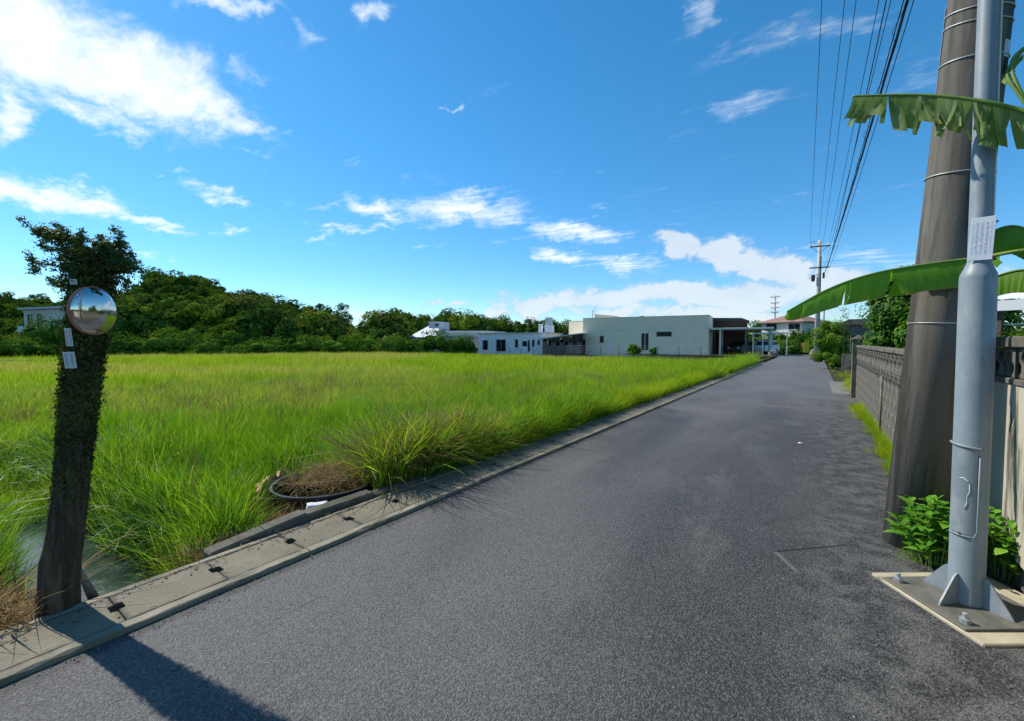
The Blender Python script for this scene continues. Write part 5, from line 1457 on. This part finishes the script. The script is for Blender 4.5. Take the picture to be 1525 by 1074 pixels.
# mirror
mc = at(139.5, 463, 2.36)
mz = Vector((.83, .555, -.03)).normalized()
mr = empty('traffic_mirror', mc, 0, label='round convex traffic mirror with faded orange rim on the overgrown pole', cat='mirror')
mr.rotation_euler = mz.to_track_quat('Z', 'Y').to_euler()
MR = .128
MB().lathe([(MR * math.sin(t_), .036 * (math.cos(t_) - 0)) for t_ in [i / 16 * math.pi / 2 for i in range(17)]], 64).build('mirror_glass', M['mirror'], mr, True)
pr_ = [(MR - .002, .004), (MR + .0005, .005), (MR + .004, .005), (MR + .005, .0), (MR + .004, -.010), (MR - .03, -.03), (0, -.035)]
autosmooth(MB().lathe(pr_, 64).build('rim', M['mirror_rim'], mr))
MB().tube([(0, 0, -.03), (0, 0, -.11)], .016, 10).build('bracket', M['dark_metal'], mr)
for (y0, y1, x0, x1, lb) in ((489, 516, 97, 107, 'small white plate above another on the left side of the overgrown pole'), (524, 549, 95, 112, 'larger weathered white plate below the mirror on the overgrown pole'), (416, 424, 104, 114, 'tiny white plate peeping out above the mirror')):
    c0 = at((x0 + x1) / 2, (y0 + y1) / 2, 2.365)
    e = empty('number_plate', c0, R(YAW) + .1, label=lb, cat='plate'); e.rotation_euler = (.08, random.uniform(-.06, .06), R(YAW) + random.uniform(-.1, .25))
    w_, h_ = (x1 - x0) / FPX * 2.33, (y1 - y0) / FPX * 2.33
    MB().box(-w_ / 2, w_ / 2, 0, .003, -h_ / 2, h_ / 2, .001).build('plate', M['plate'], e)
    MB().tube([(-w_ * .3, .006, h_ * .3), (w_ * .3, .006, h_ * .3)], .002, 5).build('fixing_wire', M['dark_metal'], e)
# strut beside the pole
s_a, s_b = gp(118, 848, -.02), gp(140, 888, -.1)
MB().tube([at(112, 838, 2.62), at(128, 868, 2.66), at(142, 896, 2.72)], [.016, .02, .028], 10).build('strut', M['strut'], smooth=True, label='slanting grey concrete strut at the foot of the overgrown pole', cat='strut')

# ------------------------------------------------------------------ sunken tub, clay ring, foam block
tc_ = gp(478, 742, 0.); tc_ = Vector((-4.16, 2.50, 0))
tub = empty('black_tub', (tc_.x, tc_.y, -.17), 0, label='round black tub sunk in the grass behind the kerb, dead stalks on top', cat='tub')
autosmooth(MB().lathe([(.0, -.05), (.44, -.05), (.47, .0), (.495, .20), (.51, .235), (.515, .25), (.51, .262), (.485, .262), (.47, .24), (.46, .18), (.44, .03), (.0, .03)], 56).build('shell', M['black_rub'], tub), 40)
# clay ring fragment
V = []; F = []; n_ = 14
m = MB()
cr_pts = [(-.60 * math.cos(a_), -.60 * math.sin(a_), -.02 + .05 * math.sin(i)) for i, a_ in enumerate(np.linspace(.15, 1.15, 12))]
bmr = m.bm; g = []
for i, (x, y, z) in enumerate(cr_pts):
    k = 1 + .04 * math.sin(i * 1.7); g.append([bmr.verts.new((x * k * s_, y * k * s_, zz_)) for s_, zz_ in ((1, -.25), (1, .10 + .03 * math.sin(i * 2.2)), (.93, .11 + .03 * math.sin(i * 2.2)), (.93, -.25))])
for i in range(len(g) - 1):
    for k in range(4): bmr.faces.new((g[i][k], g[i][(k + 1) % 4], g[i + 1][(k + 1) % 4], g[i + 1][k]))
bmr.faces.new(g[0][::-1]); bmr.faces.new(g[-1])
m.build('clay_ring', M['clay'], loc=(tc_.x - .02, tc_.y - .03, 0), label='broken orange clay ring half buried left of the black tub', cat='ring')
fc = gp(481, 760, .02)
b = bmesh.new(); bmesh.ops.create_cube(b, size=1.); bmesh.ops.subdivide_edges(b, edges=list(b.edges), cuts=4, use_grid_fill=True)
for v in b.verts:
    v.co = Vector((v.co.x * .17, v.co.y * .07, v.co.z * .06)); v.co += Vector((random.uniform(-1, 1), random.uniform(-1, 1), random.uniform(-1, 1))) * .005
me = bpy.data.meshes.new('foam_block'); b.to_mesh(me); b.free()
link('foam_block', me, M['foam'], smooth=True, loc=(-3.66, 2.12, .045), rot=(.1, .1, R(70)), label='whitish broken foam block lying between the kerb and the black tub', cat='foam block')
gq = gp(578, 716, .03); rock((-3.72, 2.95, -.0), (.09, .06, .05), 'pale stone chip among the grass right of the black tub', 7)
# debris on the road
rock((gp(1191, 661).x, gp(1191, 661).y, .012), (.03, .02, .012), 'tiny white pebble lying in the middle of the road', 9).data.materials[0] = M['white']

# ------------------------------------------------------------------ grass
rs = np.random.default_rng(77)
near = [tuft('grass_tuft', 17, hh, ww, .085, ll, rs, 4, M['grass_n'], .15, .5) for hh, ww, ll in ((.30, .010, .6), (.36, .008, .5), (.42, .011, .45), (.26, .013, .8), (.34, .009, .6), (.48, .009, .35))]
near_y = [tuft('grass_tuft', 22, .36, .0075, .10, .7, rs, 4, M['grass_y'], .2) for _ in range(3)]
midt = [tuft('grass_tuft', 20, .42, .013, .2, .5, rs, 3, M['grass_n'], .1) for _ in range(3)] + [tuft('grass_tuft', 20, .42, .013, .2, .5, rs, 3, M['grass_f'], .1) for _ in range(3)]
fart = [tuft('grass_tuft', 22, .46, .030, .5, .4, rs, 2, M['grass_f'], .05) for _ in range(5)]
weed = [tuft('weed_tuft', 16, .55, .011, .09, .6, rs, 5, M['grass_y'], .3, .5) for _ in range(1)] + [tuft('weed_tuft', 16, .50, .013, .09, .7, rs, 5, M['grass_n'], .3, .5) for _ in range(4)]
dry = [tuft('dry_tuft', 18, .55, .010, .08, .85, rs, 5, M['straw'], .35) for _ in range(3)]
flat = [tuft('straw_tuft', 22, .07, .006, .12, 3.2, rs, 4, M['straw'], .3) for _ in range(3)]
reed = [tuft('reed_tuft', 14, .75, .016, .07, .75, rs, 6, M['reed'], .38) for _ in range(4)]

def in_view(x, y, m=7):
    az = np.degrees(np.arctan2(x, y)); return (az > -YAW - 50 - m) & (az < -YAW + 50 + m)
def ok_field(x, y):
    # no grass in the ditch or in the tub
    d = np.abs(y - DY - .05 * (x + 4))
    ditch = (x < -3.7) & (x > -7.0) & (d < DW * .95)
    tub_ = (x - tc_.x) ** 2 + (y - tc_.y) ** 2 < .50 ** 2
    front_ = ((x > -4.35) & (y > 1.62) & (y < 2.75)) | (((x - tc_.x) ** 2 + (y - tc_.y) ** 2 < .70 ** 2) & (y < tc_.y - .1) & (x < tc_.x + .1))
    bank_ = (x > -4.9) & (y > .2) & (y < 1.15) | (x > -3.95) & (y < 1.55)
    straw_ = (x > -4.5) & (y < .62)
    post_ = (x + 3.5) ** 2 + (y - .5) ** 2 < .13 ** 2
    kerb_ = (x > -3.64) & (y > 1.1) & (y < 4.0)
    return ~(ditch | bank_ | tub_ | post_ | kerb_ | front_) & ~(straw_ & (x > -4.35))
def region(n, r0_, r1_, rg, xmax=-3.5, ymin=-2.5):
    az = np.radians(rg.uniform(-95, 6, n)); r = np.sqrt(rg.uniform(r0_ ** 2, r1_ ** 2, n))
    x = r * np.sin(az); y = r * np.cos(az)
    k = (x < xmax) & (y > ymin) & (y < 33.5) & in_view(x, y) & ok_field(x, y)
    return x[k], y[k]
def put(name, x, y, protos, smin, smax, rg, tilt=.18, dz=0., zs=None, **k):
    n = len(x); z = field_z(x, y) + dz
    s = rg.uniform(smin, smax, n)
    h = s.copy() if zs is None else s * zs
    # hummocks: broad changes of height across the field
    patch_ = np.sin(x * 4.1 + 2.2 * np.sin(y * 1.7)) * np.sin(y * 3.7 + 1.9 * np.sin(x * 1.3))
    bump_ = 1 + .20 * patch_ + .12 * np.sin(x * 1.3 + .7 * y) * np.cos(y * .9 - x * .4) + .12 * np.sin(x * 3.1) * np.sin(y * 2.7)
    print(name, n)
    return scatter(name, np.stack([x, y, z], 1), np.stack([rg.uniform(-tilt, tilt, n), rg.uniform(-tilt, tilt, n), rg.uniform(0, 6.28, n)], 1), np.stack([s, s, h * bump_], 1), protos, kind='stuff', **k)
x, y = region(42000, 3.4, 9.5, rs)
put('field_grass', x, y, near, .75, 1.3, rs, label='long green grass of the near field', cat='grass')
x, y = region(36000, 9., 21, rs)
put('meadow_grass', x, y, midt, .8, 1.25, rs, label='soft green grass across the middle of the field', cat='grass')
x, y = region(52000, 20, 62, rs)
kk = (np.hypot(x, y) > 20) & ~((x > -3.2)); x, y = x[kk], y[kk]
dep = -x * math.sin(R(YAW)) * -1
dcam = x * -math.sin(R(YAW)) + y * math.cos(R(YAW))
lim = np.interp(np.degrees(np.arctan2(x, y)), [-95, -84, -70, -60, -35, -10, 0], [34, 34, 46, 50, 50, 44, 40])
kk = dcam < lim; x, y = x[kk], y[kk]
put('far_grass', x, y, fart, .8, 1.2, rs, label='yellowish grass at the far side of the field', cat='grass')
# verge along the gutter
n = 5200; y = rs.uniform(3.6, 33, n); x = -3.52 - np.abs(rs.normal(0, .28, n))
k = ok_field(x, y); put('verge_grass', x[k], y[k], near_y, .8, 1.25, rs, .35, label='yellow-green grass leaning over the gutter', cat='grass')
n = 900; y = rs.uniform(18, 33.5, n); x = -3.3 - np.abs(rs.normal(0, .7, n))
put('tall_verge_grass', x, y, weed, .9, 1.5, rs, .3, label='taller grass clump where the field meets the road end', cat='grass')
n = 520; y = rs.uniform(2.9, 6.6, n); x = -3.66 - np.abs(rs.normal(0, .35, n)); k = ok_field(x, y)
put('coarse_weeds', x[k], y[k], weed, .8, 1.45, rs, .3, label='coarse grassy weeds spilling toward the gutter', cat='weeds')
n = 640; y = rs.normal(3.9, .8, n); x = -3.75 - np.abs(rs.normal(0, .4, n)); k = ok_field(x, y) & (y > 2.6)
put('dry_stalks', x[k], y[k], dry, .8, 1.5, rs, .4, label='tan dry grass stalks beside the black tub', cat='dry grass')
n = 130; y = rs.uniform(1.2, 3.4, n); x = -3.8 - np.abs(rs.normal(0, .55, n)); k = ((x - tc_.x) ** 2 + (y - tc_.y) ** 2 > .53 ** 2) & ((y > 1.5) | (x < -4.9))
put('dry_tufts', x[k], y[k], dry, .4, .7, rs, .5, label='sparse dry stalks near the ditch', cat='dry grass')
# dead stalks on the tub
n = 85; a_ = rs.uniform(0, 6.28, n); r_ = .48 * np.sqrt(rs.random(n)); x = tc_.x + r_ * np.cos(a_) * .8 - .06; y = tc_.y + r_ * np.sin(a_) * .8 + .10
scatter('dead_stalk_heap', np.stack([x, y, np.full(n, .04) + .09 * (1 - (r_ / .55) ** 2)], 1), np.stack([rs.uniform(-.6, .6, n), rs.uniform(-.6, .6, n), rs.uniform(0, 6.28, n)], 1), rs.uniform(.6, 1.2, n), flat, kind='stuff', label='heap of brown dead stalks lying on the black tub', cat='dead grass')
# straw left of the old pole
n = 230; x = rs.uniform(-4.5, -3.52, n); y = rs.uniform(-.9, .42, n); k = (y < .42) 
scatter('straw_litter', np.stack([x, y, field_z(x, y) + .05 + .06 * rs.random(n)], 1), np.stack([rs.uniform(-.4, .4, n), rs.uniform(-.4, .4, n), rs.uniform(0, 6.28, n)], 1), rs.uniform(.8, 1.7, n), flat, kind='stuff', label='pale dead grass stems lying left of the old pole', cat='dead grass')
n = 260; x = rs.uniform(-4.5, -3.6, n); y = rs.uniform(1.15, 2.3, n)
scatter('ditch_straw', np.stack([x, y, field_z(x, y) + .03], 1), np.stack([rs.uniform(-.4, .4, n), rs.uniform(-.4, .4, n), rs.uniform(0, 6.28, n)], 1), rs.uniform(.5, 1.1, n), flat, kind='stuff', label='reddish dead grass between the ditch and the kerb', cat='dead grass')
# reeds round the ditch
n = 240; x = rs.uniform(-9.5, -4.2, n); side = rs.random(n) < .62; y = DY + .05 * (x + 4) + np.where(side, rs.uniform(.42, .75, n), rs.uniform(-.9, -.45, n))
k = ~((~side) & (x > -5.2))
put('ditch_reeds', x[k], y[k], reed, .6, 1.05, rs, .3, label='long bent reed leaves around the ditch', cat='reeds')
n = 30; x = rs.uniform(-6, -3.9, n); y = DY + rs.uniform(-.3, .4, n)
put('water_weeds', x, y, reed, .35, .6, rs, .3, label='thin stems growing out of the ditch water', cat='reeds')
# weeds at the right verge
def verge(name, x0, x1, y0, y1, n, s0, s1, label, protos):
    y = rs.uniform(y0, y1, n); t_ = (y - y0) / (y1 - y0)
    edge = x0 + (x1 - x0) * .55 * np.abs(np.sin(y * 1.7 + np.sin(y * 4.1))) + .12 * rs.random(n)
    x = edge + (x1 - edge) * np.sqrt(rs.random(n))
    scatter(name, np.stack([x, y, np.full(n, .005)], 1), np.stack([rs.uniform(-.3, .3, n), rs.uniform(-.3, .3, n), rs.uniform(0, 6.28, n)], 1), rs.uniform(s0, s1, n), protos, kind='stuff', label=label, cat='weeds')
verge('wall_weeds', .52, .90, 6.4, 12.8, 620, .16, .52, 'low yellow-green weeds along the foot of the block wall', near_y + near[:2])
verge('wall_weeds_thin', .62, .90, 4.9, 7.0, 260, .2, .42, 'thin dark weeds near the leaning pole foot', near)
verge('gate_weeds', .55, 1.2, 15.6, 19.5, 260, .5, .8, 'small patch of weeds by the gate pillar', near_y)
verge('lawn_patch', .5, 3.0, 20.6, 27.0, 1800, .4, .7, 'bright short grass strip beyond the driveway', near_y)
verge('pole_foot_moss', .45, .62, 4.0, 4.2, 24, .08, .14, 'mossy growth round the leaning pole foot', near)
print('blocks', nb, 'objects', len(bpy.data.objects))

# ------------------------------------------------------------------ small litter
def pebble(seed, mat, sc=1.):
    b = bmesh.new(); bmesh.ops.create_icosphere(b, subdivisions=1, radius=1.); rg = np.random.default_rng(seed)
    for v in b.verts: v.co = Vector((v.co.x, v.co.y * .8, v.co.z * .55)) * sc * (1 + rg.uniform(-.2, .2))
    me = bpy.data.meshes.new('pebble'); b.to_mesh(me); b.free(); me.materials.append(mat); return bpy.data.objects.new('pebble', me)
def dead_leaf(seed, mat):
    rg = np.random.default_rng(seed)
    V, F = leaves(rg.normal(0, .01, (1, 3)), np.array([[.1, .1, 1.]]), np.array([1.]), rg, .5, .12)
    me = npmesh('dead_leaf', V, F); me.materials.append(mat); return bpy.data.objects.new('dead_leaf', me)
peb = [pebble(i, M['rubble']) for i in range(3)]
ps = [], [], []
def litter(name, gen, n, smin, smax, protos, label, cat, tilt=3.):
    P_ = np.array([gen() for _ in range(n)])
    scatter(name, P_, np.stack([rs.uniform(-tilt, tilt, n), rs.uniform(-tilt, tilt, n), rs.uniform(0, 6.28, n)], 1), rs.uniform(smin, smax, n) ** 1., protos, kind='stuff', label=label, cat=cat)
litter('road_grit', lambda: ((.1 + .9 * rs.random() ** .6 + .25 * rs.normal()), rs.uniform(1.2, 8.5), .003), 2600, .0015, .0065, peb, 'loose grit on the worn asphalt beside the wall', 'grit')
litter('gutter_grit', lambda: (-2.94 + abs(rs.normal(0, .05)), rs.uniform(-1, 16), .003), 1500, .0015, .006, peb, 'fine grit along the road edge of the gutter', 'grit')
litter('gutter_litter', lambda: (rs.uniform(-3.44, -2.97) if rs.random() < .3 else -3.40 + abs(rs.normal(0, .04)), rs.uniform(-.5, 20), TOP + .004), 900, .008, .03, [dead_leaf(i, M['straw']) for i in range(4)], 'dead leaf scraps on the gutter lids', 'litter', .35)
litter('gutter_soil', lambda: (-3.44 + abs(rs.normal(0, .09)), rs.uniform(3.2, 30) if rs.random() < .85 else rs.uniform(-.5, 3), TOP + .001), 1500, .0015, .006, [pebble(9 + i, M['soil']) for i in range(3)], 'crumbs of soil spilled on the gutter edge', 'soil')
n = 160; y = rs.uniform(2., 20, n); x = np.where(rs.random(n) < .4, -2.955, -3.43)
scatter('joint_weeds', np.stack([x, y, np.full(n, TOP - .01)], 1), np.stack([rs.uniform(-.3, .3, n), rs.uniform(-.3, .3, n), rs.uniform(0, 6.28, n)], 1), rs.uniform(.06, .22, n), near_y, kind='stuff', label='tiny weeds in the joints of the gutter', cat='weeds')
# seed-head stems and broad weeds through the near field
seed = []
for i in range(3):
    V, F = [], []
    rg = np.random.default_rng(60 + i)
    for b_ in range(3):
        a0 = rg.uniform(0, 6.28); L_ = rg.uniform(.5, .72); x0, y0 = rg.normal(0, .03, 2)
        p_ = [(x0 + math.cos(a0) * .12 * t_ ** 2, y0 + math.sin(a0) * .12 * t_ ** 2, L_ * t_) for t_ in (0, .35, .7, 1.)]
        for q, q2 in zip(p_[:-1], p_[1:]):
            k = len(V); V += [(q[0] - .0015, q[1], q[2]), (q[0] + .0015, q[1], q[2]), (q2[0] + .0012, q2[1], q2[2]), (q2[0] - .0012, q2[1], q2[2])]; F += [(k, k + 1, k + 2), (k, k + 2, k + 3)]
        for j in range(12):
            t_ = .72 + .28 * j / 12; c_ = Vector((x0 + math.cos(a0) * .12 * t_ ** 2, y0 + math.sin(a0) * .12 * t_ ** 2, L_ * t_)); al = rg.uniform(0, 6.28)
            e_ = c_ + Vector((math.cos(al) * .03, math.sin(al) * .03, .03)); k = len(V)
            V += [c_[:], (c_ + Vector((0, 0, .006)))[:], e_[:]]; F.append((k, k + 1, k + 2))
    me = npmesh('seed_stem', V, F); me.materials.append(M['straw']); seed.append(bpy.data.objects.new('seed_stem', me))
x, y = region(3800, 4.0, 16, rs, xmax=-3.7)
kk = rs.random(len(x)) < (.25 + .75 * (np.sin(x * .9) * np.cos(y * .8) > 0)); x, y = x[kk], y[kk]
put('seed_stems', x, y, seed, .75, 1.15, rs, label='thin tan seed heads standing in the near field', cat='grass')
broad = []
for i in range(3):
    rg = np.random.default_rng(80 + i); nb_ = 34
    P_ = np.stack([rg.normal(0, .07, nb_), rg.normal(0, .07, nb_), rg.uniform(.08, .36, nb_)], 1)
    V, F = leaves(P_, np.stack([rg.normal(0, .5, nb_), rg.normal(0, .5, nb_), np.ones(nb_)], 1), rg.uniform(.04, .08, nb_), rg, .6, .1)
    me = npmesh('broad_weed', V, F); me.materials.append(M['shrub_b']); broad.append(bpy.data.objects.new('broad_weed', me))
x, y = region(1500, 3.6, 14, rs, xmax=-3.7)
kk = np.sin(x * 1.7 + 1) * np.cos(y * 1.4) > .25; x, y = x[kk], y[kk]
put('broad_weeds', x, y, broad, .7, 1.3, rs, label='patches of broad-leaved weeds among the near grass', cat='weeds')
